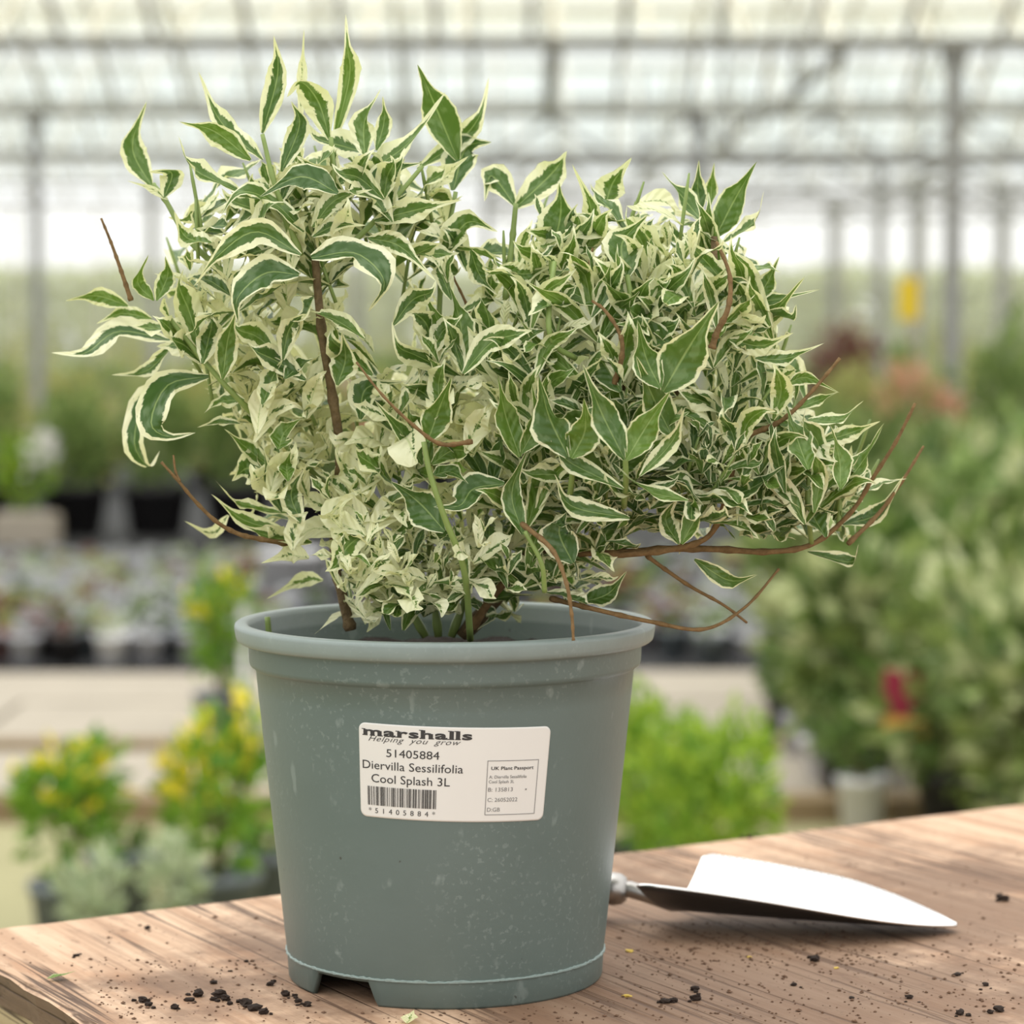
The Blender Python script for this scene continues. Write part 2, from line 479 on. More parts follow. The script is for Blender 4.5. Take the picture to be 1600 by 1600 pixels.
for i, (d, w, h) in enumerate(((7.69, 0.10, 0.03), (6.62, 0.12, 0.055))):
    o = MB().box(-6, 6, D2Y(d)-w/2, D2Y(d)+w/2, GROUND-0.05, GROUND+h).build('trim_%d' % (i+1), M['edge_board'], smooth=False)
    tag(o, ['brown timber strip set between rows of path slabs', 'dark timber edging board in front of the path slabs'][i], kind='structure')
matb = MB().box(-7, 7, D2Y(9.40), D2Y(24.0), GROUND, GROUND+0.018).build('trim_3', M['mat_black'], smooth=False)
tag(matb, 'black weed matting under the bed of small pots', kind='structure')

# ------------------------------------------------------------------ SETTING: greenhouse roof and far wall
GUT = [12.7, 18.5, 24.3, 30.1, 35.9, 41.7]
EAVE = GROUND + 3.0
RIDGE = EAVE + 1.20
PITCHX = 0.61
roof = empty('ceiling', (0, D2Y(18.5), EAVE)); tag(roof, 'glazed multi-span greenhouse roof with gutters and glazing bars', kind='structure')
RO = Vector(roof.location)
def loc(p): return Vector(p) - RO
for gi, D in enumerate(GUT):
    hw = 0.27*D + 2.0
    y = D2Y(D)
    # gutter: a shallow channel with flanges
    g = MB()
    g.box(-hw, hw, y-0.10, y+0.10, EAVE-0.02, EAVE)
    g.box(-hw, hw, y-0.12, y-0.10, EAVE-0.02, EAVE+0.05)
    g.box(-hw, hw, y+0.10, y+0.12, EAVE-0.02, EAVE+0.05)
    g.v = [tuple(loc(p)) for p in g.v]
    g.build('gutter', M['gutter'], roof, False)
    if gi == len(GUT)-1: break
    D1 = GUT[gi+1]; ym = (y + D2Y(D1))/2; y1 = D2Y(D1)
    rb = MB().bar((-hw, ym, RIDGE), (hw, ym, RIDGE), 0.09); rb.v = [tuple(loc(p)) for p in rb.v]
    rb.build('ridge_bar', M['bar'], roof, False)
    slope_len = math.hypot(y1-ym, RIDGE-EAVE)
    # shared bar and pane meshes for this span (far slope, from ridge down to next gutter)
    for side, (ya, yb) in enumerate(((y, ym), (ym, y1))):
        za, zb = (EAVE+0.04, RIDGE) if side == 0 else (RIDGE, EAVE+0.04)
        bme = MB().bar((0, ya, za), (0, yb, zb), 0.042 if gi < 2 else 0.030, 0.045)
        bme.v = [tuple(Vector(p) - Vector((0, RO.y, RO.z))) for p in bme.v]; bme = bme.mesh('glazing_bar')
        pm = MB(); o_ = 0.045
        pv = [Vector((0.0275, ya, za+o_)), Vector((PITCHX-0.0275, ya, za+o_)), Vector((PITCHX-0.0275, yb, zb+o_)), Vector((0.0275, yb, zb+o_))]
        pv = [p - Vector((0, RO.y, RO.z)) for p in pv]
        pm.add(pv + [p + Vector((0,0,0.005)) for p in pv], [(3,2,1,0),(4,5,6,7),(0,1,5,4),(1,2,6,5),(2,3,7,6),(3,0,4,7)])
        pme = pm.mesh('pane')
        half = 0.245*(D1 if side else D) + 0.7
        k0 = -int(half/PITCHX); k1 = int(half/PITCHX)
        off = 0.12 + 0.17*gi
        gm = M['glass_cream'] if gi == 0 else M['glass']
        for k in range(k0, k1+1):
            o = link('glazing_bar', bme, M['bar'], roof, False); o.location.x = k*PITCHX + off
            if k < k1:
                o = link('pane', pme, gm, roof, False); o.location.x = k*PITCHX + off
        # purlins
        for fz in ((0.55,) if side else ()):
            yy = ya + (yb-ya)*fz; zz = za + (zb-za)*fz - 0.07
            pb = MB().bar((-hw, yy, zz), (hw, yy, zz), 0.045); pb.v = [tuple(loc(p)) for p in pb.v]
            pb.build('purlin', M['galv'], roof, False)
# posts under the gutters (x in pixels of the photograph at the depth of their gutter)
POSTS = [(18.5, 1486, 0.105), (18.5, -160, 0.105), (24.3, 1088, 0.10), (24.3, 1800, 0.10), (24.3, 60, 0.09), (30.1, 1372, 0.11), (30.1, 420, 0.09),
         (30.1, 760, 0.09), (35.9, 1430, 0.14), (35.9, 1562, 0.14), (35.9, 240, 0.12), (41.7, 980, 0.16), (41.7, 1300, 0.14), (41.7, 560, 0.14)]
for D, px, w in POSTS:
    x = (px-800)/FPX*D; y = D2Y(D)
    p = MB()
    p.box(x-w/2, x+w/2, y-w/2, y+w/2, GROUND, EAVE-0.02)
    p.box(x-w*0.9, x+w*0.9, y-w*0.9, y+w*0.9, GROUND, GROUND+0.06)
    p.box(x-w*0.8, x+w*0.8, y-w*0.8, y+w*0.8, EAVE-0.10, EAVE-0.02)
    p.v = [tuple(loc(q)) for q in p.v]
    p.build('post', M['galv'], roof, False)
# tie beams and lattice trusses across the right-hand bays
def roof_bar(name, a, b, w, mat='galv'):
    q = MB().bar(loc(a), loc(b), w); return q.build(name, M[mat], roof, False)
for D, zoff in ((24.3, -0.42), (30.1, -0.42), (35.9, -0.42)):
    y = D2Y(D); hw = 0.19*D + 1
    x0 = -0.01*D
    roof_bar('tie_beam', (x0, y, EAVE+zoff), (hw, y, EAVE+zoff), 0.06)
    n = 10; step = (hw-x0)/n
    for k in range(n):
        za, zb = (EAVE+zoff, EAVE-0.03) if k % 2 == 0 else (EAVE-0.03, EAVE+zoff)
        roof_bar('lattice_brace', (x0+k*step, y, za), (x0+(k+1)*step, y, zb), 0.035)
for D, px in ((21.4, 860), (21.4, 1240), (27.2, 640), (27.2, 1130), (33.0, 380), (33.0, 1000), (33.0, 1440)):
    # cross frames: rafters tied along the depth of a span
    x = (px-800)/FPX*D
    roof_bar('cross_tie', (x, D2Y(D-2.9), EAVE-0.05), (x, D2Y(D+2.9), EAVE-0.05), 0.06)
    roof_bar('king_post', (x, D2Y(D), EAVE-0.05), (x, D2Y(D), RIDGE), 0.05)
for D, zz in ((27.0, -0.22),):
    roof_bar('heating_pipe', (-0.2*D, D2Y(D), EAVE+zz), (0.2*D, D2Y(D), EAVE+zz), 0.05)
wallb = empty('wall_back', (0, D2Y(41.7), GROUND)); tag(wallb, 'far glazed wall of the greenhouse', kind='structure')
mul = MB().box(-0.022, 0.022, -0.03, 0.03, 0, 2.95).mesh('mullion')
pan = MB().box(0.04, 1.18, -0.004, 0.004, 0.42, 2.93).mesh('pane')
base = MB().box(-13.42, 13.42, -0.08, 0.08, 0, 0.42).build('base_wall', M['slab'], wallb, False)
for k in range(-11, 12):
    o = link('mullion', mul, M['bar'], wallb, False); o.location.x = k*1.22
    if k < 11:
        o = link('pane', pan, M['glass_wall'], wallb, False); o.location.x = k*1.22
MB().box(-13.42, 13.42, -0.04, 0.04, 1.70, 1.73).build('transom', M['galv'], wallb, False)

# ------------------------------------------------------------------ potting bench
du = Vector((math.sin(rad(PA)), math.cos(rad(PA)), 0))
dv = Vector((math.sin(rad(PB)), math.cos(rad(PB)), 0))
corner = onz(-94, 1461, 0.0)
bench = empty('potting_bench', (corner.x, corner.y, GROUND))
tag(bench, 'weathered wooden potting bench with soil-stained plywood top', 'bench')
BO = Vector(bench.location)
LU, LV = 2.2, 1.05
def bpt(a, b, z): return corner + du*a - dv*b + Vector((0, 0, z))
top = MB()
# subdivided edges so that the rim of the board can be ragged
na, nb = 110, 60
rows = []
verts = []; faces = []
def rag(k, s): return 0.0007*math.sin(k*1.7+s)+0.0005*math.sin(k*3.9+s*2)+R.uniform(-0.0006, 0.0006)
ringpts = []
for k in range(na): ringpts.append((LU*k/na, rag(k, 1)))
for k in range(nb): ringpts.append((LU, LV*k/nb))
for k in range(na): ringpts.append((LU-LU*k/na, LV))
for k in range(nb): ringpts.append((rag(k, 4), LV-LV*k/nb))
n = len(ringpts)
for z, inset in ((0.0, 0.003), (-0.0025, 0.0), (-0.009, 0.0015), (-0.018, 0.003)):
    for a, b in ringpts:
        a2 = min(max(a, inset if a < 0.01 else a), LU); b2 = b + (inset if b < 0.01 else 0)
        a2 = a + (inset if a < 0.01 else 0)
        zz = z + (R.uniform(-0.0012, 0.0012) if z < -0.001 else 0)
        verts.append(bpt(a2, b2, zz) - BO)
faces.append(tuple(range(n))[::-1])
for i in range(3):
    for k in range(n):
        k2 = (k+1) % n
        faces.append((i*n+k, i*n+k2, (i+1)*n+k2, (i+1)*n+k))
faces.append(tuple(3*n+k for k in range(n)))
me = bpy.data.meshes.new('bench_top'); me.from_pydata([tuple(v) for v in verts], [], faces)
me.materials.append(M['wood']); me.materials.append(M['ply_edge'])
for i, p in enumerate(me.polygons): p.material_index = 0 if i == 0 or i <= n else 1
bm = bmesh.new(); bm.from_mesh(me); bmesh.ops.recalc_face_normals(bm, faces=bm.faces); bm.to_mesh(me); bm.free()
# material space: object turned so that local y runs along the grain
gr = math.atan2(-dv.x, dv.y)
me.transform(Matrix.Rotation(-gr, 4, 'Z'))
bt = link('bench_top', me, M['wood'], bench, False); bt.rotation_euler.z = gr
def bench_part(name, a0, a1, b0, b1, z0, z1, mat):
    P = [bpt(a, b, z) - BO for z in (z0, z1) for a, b in ((a0,b0),(a1,b0),(a1,b1),(a0,b1))]
    q = MB().add(P, [(3,2,1,0),(4,5,6,7),(0,1,5,4),(1,2,6,5),(2,3,7,6),(3,0,4,7)])
    me = q.mesh(name); bm = bmesh.new(); bm.from_mesh(me); bmesh.ops.recalc_face_normals(bm, faces=bm.faces)
    bmesh.ops.bevel(bm, geom=bm.edges[:], offset=0.002, segments=1, affect='EDGES'); bm.to_mesh(me); bm.free()
    me.transform(Matrix.Rotation(-gr, 4, 'Z'))
    o = link(name, me, M[mat], bench, False); o.rotation_euler.z = gr
bench_part('apron', 0.012, 0.050, 0.02, LV-0.02, -0.110, -0.019, 'timber')
bench_part('apron', 0.05, LU-0.05, 0.02, 0.058, -0.110, -0.019, 'timber')
bench_part('apron', LU-0.05, LU-0.012, 0.02, LV-0.02, -0.110, -0.019, 'timber')
bench_part('apron', 0.05, LU-0.05, LV-0.058, LV-0.02, -0.110, -0.019, 'timber')
for a in (0.06, LU-0.13):
    for b in (0.065, LV-0.135):
        bench_part('leg', a, a+0.07, b, b+0.07, GROUND+0.0005, -0.019, 'timber')

# ------------------------------------------------------------------ plant pot
PX, PY = -0.0318, 0.0
pot = empty('plant_pot', (PX, PY, 0.0))
tag(pot, 'grey-green plastic plant pot with white printed label standing on the bench', 'plant pot')
Z_SEAM, Z_BAND, Z_RIMB, Z_TOP = 0.0125, 0.1487, 0.1612, 0.1695
R_BASE, R_BODY = 0.0758, 0.0900
def body_r(z): return R_BASE + (R_BODY-R_BASE)*(z-Z_SEAM)/(Z_BAND-Z_SEAM)
# outer + inner profile of the upper part (from the seam up, over the rim and down inside to the floor)
prof = [(R_BASE+0.0000, Z_SEAM+0.0012)]
for k in range(1, 13): 
    z = Z_SEAM + (Z_BAND-0.001-Z_SEAM)*k/12; prof.append((body_r(z), z))
prof += [(0.0912, Z_BAND-0.0002), (0.0926, Z_BAND+0.0008), (0.0931, Z_BAND+0.0025), (0.0934, Z_RIMB-0.0022), (0.0936, Z_RIMB-0.0008),
         (0.0975, Z_RIMB-0.0006), (0.0988, Z_RIMB+0.0004), (0.0993, Z_RIMB+0.0020), (0.0999, Z_TOP-0.0022), (0.0996, Z_TOP-0.0008), (0.0986, Z_TOP),
         (0.0948, Z_TOP+0.0001), (0.0935, Z_TOP-0.0008), (0.0928, Z_TOP-0.003), (0.0912, Z_BAND+0.002), (0.0885, Z_BAND-0.004), (0.0745, Z_SEAM+0.002), (0.0, Z_SEAM+0.002)]
SEG = 160
b = MB()
b.lathe(prof[:-1], SEG, cap1=True)
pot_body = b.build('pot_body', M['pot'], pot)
bm = bmesh.new(); bm.from_mesh(pot_body.data); bmesh.ops.recalc_face_normals(bm, faces=bm.faces); bm.to_mesh(pot_body.data); bm.free()
pot_body.data.polygons.foreach_set('use_smooth', [True]*len(pot_body.data.polygons))
# moulded seam: a thin ragged flash line
sm = MB(); sv = []; sf = []
for k in range(SEG*2):
    a = 2*math.pi*k/(SEG*2)
    h = 0.0001 + R.uniform(-0.0003, 0.0005)*(1 if R.random() < 0.6 else 0.2)
    o_ = 0.0004 + R.uniform(0, 0.0006)
    for rr, zz in ((R_BASE-0.0003, Z_SEAM-0.0004), (R_BASE+o_, Z_SEAM-0.0001), (R_BASE+o_, Z_SEAM+h+0.0003), (R_BASE-0.0003, Z_SEAM+h+0.0008)):
        sv.append((rr*math.cos(a), rr*math.sin(a), zz))
m_ = SEG*2
for k in range(m_):
    for j in range(3):
        sf.append((k*4+j, ((k+1) % m_)*4+j, ((k+1) % m_)*4+j+1, k*4+j+1))
M['seam'] = simple('pale_plastic_flash', (0.22, 0.275, 0.255), 0.5, 0.2, 300)
sm.add(sv, sf).build('moulding_seam', M['seam'], pot, False)
# base skirt with drainage notches
NOTCH = [rad(-90-38.5), rad(-90+141.5)]
sk = MB(); SV = []; SF = []
cols = []
HN = rad(15.5); SL = rad(3.6)
angs = [2*math.pi*k/120 for k in range(120)]
for c in NOTCH: angs += [(c+d) % (2*math.pi) for d in (-HN, -HN+SL, HN-SL, HN)]
angs = sorted(set(angs))
def in_notch(a):
    for c in NOTCH:
        d = (a-c+math.pi) % (2*math.pi) - math.pi
        if abs(d) < HN-1e-6: return True, min(1.0, (HN-abs(d))/SL)
    return False, 0.0
for a in angs:
    inn, f = in_notch(a)
    zb = f*(Z_SEAM-0.0016) if inn else 0.0
    for rr, zz in ((R_BASE, Z_SEAM+0.0012), (R_BASE-0.0008, max(zb, 0.0012)), (R_BASE-0.0016, zb), (R_BASE-0.0036, zb), (R_BASE-0.0034, Z_SEAM+0.0012)):
        SV.append((rr*math.cos(a), rr*math.sin(a), zz))
L = len(angs)
for k in range(L):
    k2 = (k+1) % L
    for j in range(4):
        SF.append((k*5+j, k*5+j+1, k2*5+j+1, k2*5+j))
sk.add(SV, SF)
o = sk.build('base_skirt', M['pot'], pot)
bm = bmesh.new(); bm.from_mesh(o.data); bmesh.ops.recalc_face_normals(bm, faces=bm.faces); bm.to_mesh(o.data); bm.free()
MB().lathe([(R_BASE-0.003, Z_SEAM-0.001), (R_BASE-0.003, Z_SEAM+0.0012)], 64, cap0=True, cap1=True).build('pot_floor', M['pot'], pot, False)

# printed label, wrapped around the pot
TH0, ZL = rad(-24.6), 0.1322       # left edge angle (from the front, towards the right), top edge height
LW, LH = 0.0880, 0.0432
TILT = rad(1.9)
def lab(s, t, off):
    """label millimetres -> pot surface (local to the pot)"""
    s2 = s*math.cos(TILT) - 0*t; t2 = t + s*math.sin(TILT)
    s2 = s - t*math.sin(TILT)*1.0
    z = ZL - t2
    r = body_r(z)
    th = TH0 + s2/body_r(0.11)
    return Vector(((r+off)*math.sin(th), -(r+off)*math.cos(th), z))
nx, ny = 44, 20
rc = 0.0032
lb = MB(); LVv = []; LF = []
def rnd(s, t):
    """pull the corners in to a rounded rectangle"""
    cx = min(max(s, rc), LW-rc); cy = min(max(t, rc), LH-rc)
    dx, dy = s-cx, t-cy
    if dx and dy:
        m2 = max(abs(dx), abs(dy)); l = math.hypot(dx, dy)
        return cx+dx*m2/l, cy+dy*m2/l
    return s, t
xs = [LW*i/nx for i in range(nx+1)]; ys = [LH*j/ny for j in range(ny+1)]
xs = sorted(set(xs + [rc*k/4 for k in range(5)] + [LW-rc*k/4 for k in range(5)]))
ys = sorted(set(ys + [rc*k/4 for k in range(5)] + [LH-rc*k/4 for k in range(5)]))
for t in ys:
    for s in xs:
        LVv.append(lab(*rnd(s, t), 0.00028))
W = len(xs)
for j in range(len(ys)-1):
    for i in range(W-1):
        LF.append((j*W+i, (j+1)*W+i, (j+1)*W+i+1, j*W+i+1))
label = lb.add(LVv, LF).build('label', M['paper'], pot)
label['label'] = 'white rectangular printed label with rounded corners'
sol = label.modifiers.new('thick', 'SOLIDIFY'); sol.thickness = 0.00022; sol.offset = -1

def text_geo(body, offset=0.0, shear=0.0, spacing=1.0):
    cu = bpy.data.curves.new('t', 'FONT'); cu.body = body; cu.size = 1.0; cu.offset = offset; cu.shear = shear
    cu.space_character = spacing; cu.resolution_u = 3
    ob = bpy.data.objects.new('t', cu); COL.objects.link(ob)
    bpy.context.view_layer.update()
    dg = bpy.context.evaluated_depsgraph_get()
    me = bpy.data.meshes.new_from_object(ob.evaluated_get(dg))
    v = [(p.co.x, p.co.y) for p in me.vertices]; f = [tuple(p.vertices) for p in me.polygons]
    bpy.data.objects.remove(ob); bpy.data.curves.remove(cu); bpy.data.meshes.remove(me)
    return v, f
def place_text(name, body, s0, s1, tb, h, mat, offset=0.0, shear=0.0, spacing=1.0, parent=None):
    """text from s0 to s1, baseline at tb, cap height h (metres on the label)"""
    v, f = text_geo(body, offset, shear, spacing)
    x0 = min(p[0] for p in v); x1 = max(p[0] for p in v)
    kx = (s1-s0)/(x1-x0); ky = h/0.69
    q = MB().add([lab(s0+(x-x0)*kx, tb-y*ky, 0.00045) for x, y in v], f)
    return q.build(name, mat, parent or label, False)
mm = 0.001
# heavy slab-serif heading
hd = MB()
xcur = 0.0; parts_ = []
for ch in 'marshalls':
    v, f = text_geo(ch, 0.036)
    x0 = min(p[0] for p in v); x1 = max(p[0] for p in v)
    v = [((x-x0)*1.0+xcur, y) for x, y in v]; w = x1-x0
    parts_.append((v, f))
    feet = {'m': (0.06, w/2, w-0.06), 'r': (0.06,), 'h': (0.06, w-0.06), 'l': (w/2,), 'a': (w-0.04,), 's': ()}[ch]
    topx = {'m': (0.03,), 'r': (0.03,), 'h': (0.03,), 'l': (w/2-0.04,)}.get(ch, ())
    for fx in feet:
        q = [(xcur+fx-0.105, -0.03), (xcur+fx+0.105, -0.03), (xcur+fx+0.105, 0.045), (xcur+fx-0.105, 0.045)]
        parts_.append((q, [(0,1,2,3)]))
    for fx in topx:
        yt = 0.69 if ch in 'hl' else 0.50
        q = [(xcur+fx-0.10, yt-0.02), (xcur+fx+0.05, yt-0.02), (xcur+fx+0.05, yt+0.045), (xcur+fx-0.10, yt+0.045)]
        parts_.append((q, [(0,1,2,3)]))
    # stems made fatter
    for fx in feet:
        if ch == 'a': continue
        hh = 0.69 if ch == 'l' or (ch == 'h' and fx < 0.1) else 0.42
        q = [(xcur+fx-0.062, 0), (xcur+fx+0.062, 0), (xcur+fx+0.062, hh), (xcur+fx-0.062, hh)]
        parts_.append((q, [(0,1,2,3)]))
    xcur += w + (0.02 if ch == 'r' else 0.075)
kx = 48.6*mm/(xcur-0.075)
for v, f in parts_:
    hd.add([lab(2.3*mm+x*kx, 5.55*mm-y*5.3*mm, 0.00045) for x, y in v], f)
hd.build('heading_print', M['ink'], label, False)
place_text('slogan_print', 'Helping  you  grow', 4.6*mm, 46*mm, 8.1*mm, 2.5*mm, M['ink'], -0.006, 0.45, 1.1)
place_text('number_print', '51405884', 13.0*mm, 36.8*mm, 14.9*mm, 3.6*mm, M['ink'])
place_text('name_print', 'Diervilla Sessilifolia', 1.6*mm, 47.5*mm, 20.9*mm, 3.8*mm, M['ink'])
place_text('variety_print', 'Cool Splash 3L', 5.8*mm, 41.8*mm, 27.0*mm, 3.8*mm, M['ink'])
bc = MB(); s = 3.8*mm; rb_ = random.Random(3)
code = []
for ch in range(10):
    pat = [1,1,1,1,1,1,1,1,1]
    for w_ in rb_.sample(range(9), 3): pat[w_] = 2.6
    code += pat + [1]
tot = sum(code); unit = 32.3*mm/tot
for i, wd in enumerate(code):
    w_ = wd*unit
    if i % 2 == 0:
        k = 6
        P = []
        for j in range(2):
            P += [lab(s + (w_ if j else 0), 28.9*mm, 0.00045), lab(s + (w_ if j else 0), 37.6*mm, 0.00045)]
        bc.add(P, [(0,1,3,2)])
    s += w_
bc.build('barcode_print', M['ink'], label, False)
place_text('barcode_number_print', '*51405884*', 4.2*mm, 35.6*mm, 41.2*mm, 2.3*mm, M['ink'], 0, 0, 1.9)
bx = MB()
def lrect(s0, s1, t0, t1):
    n_ = max(1, int((s1-s0)/0.002)); P = []; F = []
    for i in range(n_+1):
        s = s0+(s1-s0)*i/n_
        P += [lab(s, t0, 0.00045), lab(s, t1, 0.00045)]
    for i in range(n_): F.append((2*i, 2*i+1, 2*i+3, 2*i+2))
    bx.add(P, F)
S0, S1, T0, T1, LWD = 58.3*mm, 83.0*mm, 15.0*mm, 40.0*mm, 0.28*mm
lrect(S0, S1, T0, T0+LWD); lrect(S0, S1, T1-LWD, T1); lrect(S0, S0+LWD, T0, T1); lrect(S1-LWD, S1, T0, T1)
lrect(77.2*mm, 77.9*mm, 28.2*mm, 28.9*mm)
bx.build('passport_box_print', M['ink_grey'], label, False)
place_text('passport_print', 'UK Plant Passport', 60.2*mm, 80.6*mm, 19.3*mm, 1.5*mm, M['ink'], 0.012)
place_text('passport_print', 'A: Diervilla Sessilifolia', 59.4*mm, 77.4*mm, 23.2*mm, 1.4*mm, M['ink_grey'], 0.004)
place_text('passport_print', 'Cool Splash 3L', 59.4*mm, 71.4*mm, 25.4*mm, 1.4*mm, M['ink_grey'], 0.004)
place_text('passport_print', 'B: 135813', 59.3*mm, 71.0*mm, 29.2*mm, 1.8*mm, M['ink_grey'])
place_text('passport_print', 'C: 26052022', 59.3*mm, 73.6*mm, 33.9*mm, 1.8*mm, M['ink_grey'])
place_text('passport_print', 'D:GB', 59.3*mm, 65.4*mm, 38.4*mm, 1.8*mm, M['ink_grey'])

# compost in the pot
sb = MB(); SV = []; SF = []
SZ = 0.1505; nr, nt_ = 16, 48
for i in range(nr+1):
    rr = 0.0888*i/nr
    for k in range(nt_):
        a = 2*math.pi*k/nt_
        SV.append((rr*math.cos(a), rr*math.sin(a), SZ + (R.uniform(-0.0025, 0.003) if i < nr else -0.002) + 0.004*(1-i/nr)))
for i in range(nr):
    for k in range(nt_):
        k2 = (k+1) % nt_
        SF.append((i*nt_+k, (i+1)*nt_+k, (i+1)*nt_+k2, i*nt_+k2))
soil = sb.add(SV, SF).build('potting_compost', M['soil'])
soil.location = (PX, PY, 0)
tag(soil, 'dark compost filling the grey-green pot around the stems', 'compost', kind='stuff')

# ------------------------------------------------------------------ THE SHRUB
SO = Vector((PX, PY, SZ))
shrub = empty('variegated_shrub', SO)
tag(shrub, 'bushy variegated shrub with cream-edged green leaves growing in the pot', 'shrub')

def front_y(px, py):
    """depth of the visible face of the crown"""
    a = 1-((px-480)/290)**2-((py-420)/330)**2
    b_ = 1-((px-1000)/430)**2-((py-650)/370)**2
    c = 1-((px-620)/260)**2-((py-760)/260)**2
    y = 0.015
    if a > 0: y = min(y, 0.015-0.075*math.sqrt(a))
    if b_ > 0: y = min(y, 0.015-0.105*math.sqrt(b_))
    if c > 0: y = min(y, 0.015-0.070*math.sqrt(c))
    return y

def prof_w(u):
    w = max(math.sin(math.pi*min(1, u**0.72)), 0)**1.1
    if u > 0.55: w *= 1-0.50*math.sin((u-0.55)/0.45*math.pi)**1.0
    if u < 0.12: w = max(w, 0.15)
    if 0.15 < u < 0.9: w *= 1 + 0.05*math.sin(u*61)
    return w

def leaf_geo(P, width, nrm, fold=0.45, wave=0.22, seed=0.5, twist=0.0, n=13):
    """P: control points from base to tip; nrm: wished direction of the upper face"""
    rr = random.Random(int(seed*1e6))
    C = spline(P, n)
    m = 3
    V = []; UV = []
    fr = rr.uniform(9, 17); p1, p2 = rr.uniform(0, 6.3), rr.uniform(0, 6.3)
    Nn = Vector(nrm)
    for i in range(n):
        u = i/(n-1)
        t = C[min(i+1, n-1)] - C[max(i-1, 0)]
        if t.length < 1e-9: t = Vector((0,0,1))
        t.normalize()
        Nn = Nn - t*Nn.dot(t)
        if Nn.length < 1e-6: Nn = t.orthogonal()
        Nn.normalize()
        Nr = Matrix.Rotation(twist*u, 3, t) @ Nn
        c = t.cross(Nr).normalized()
        h = 0.5*width*prof_w(u)
        fo = fold*(1.0-0.3*u)
        for j in range(-m, m+1):
            v = j/m
            ph = p1 if v < 0 else p2
            wv = wave*abs(v)**1.6*math.sin(u*fr+ph)
            V.append(C[i] + c*(v*h*math.cos(fo)) + Nr*(abs(v)*h*math.sin(fo) + wv*h))
            UV.append((u, (v+1)/2))
    W_ = 2*m+1
    F = [(i*W_+j, i*W_+j+1, (i+1)*W_+j+1, (i+1)*W_+j) for i in range(n-1) for j in range(W_-1)]
    return V, F, UV

LEAVES = []        # (V, F, UV, colour attribute, importance)
KIND = {'w': (0.40, 0.56), 'm': (0.24, 0.36), 't': (0.10, 0.17), 'c': (0.80, 1.05)}
def px_leaf(pts, w, kind='m', dy=0.0, tone=None, roll=None, slope=None, fold=None, imp=1e6):
    k = R.uniform(*KIND[kind])
    mx = sum(p[0] for p in pts)/len(pts); my = sum(p[1] for p in pts)/len(pts)
    y0 = front_y(mx, my) + dy
    sl = R.uniform(-0.5, 0.35) if slope is None else slope
    L_ = 0
    P = []
    for i, p in enumerate(pts):
        if i: L_ += math.hypot(p[0]-pts[i-1][0], p[1]-pts[i-1][1])/FPX*1.30
        P.append(at(p[0], p[1], y0 + sl*L_ + 0.006*math.sin(i*2.1)))
    roll = R.uniform(-0.55, 0.55) if roll is None else roll
    mid = P[len(P)//2]
    t = (P[-1]-P[0]).normalized()
    nn = (CAM-mid).normalized() + Vector((0, 0, 0.35))
    nn = Matrix.Rotation(roll, 3, t) @ nn
    wd = w/FPX*1.29/max(0.62, math.cos(roll))*1.0
    tone = R.uniform(0.0, 0.75) if tone is None else tone
    seed = R.random()
    V, F, UV = leaf_geo(P, wd, nn, R.uniform(0.25, 0.5) if fold is None else fold, R.uniform(0.20, 0.42), seed, R.uniform(-1.0, 1.0), n=17)
    LEAVES.append((V, F, UV, (seed, k, tone, 1.0), imp))

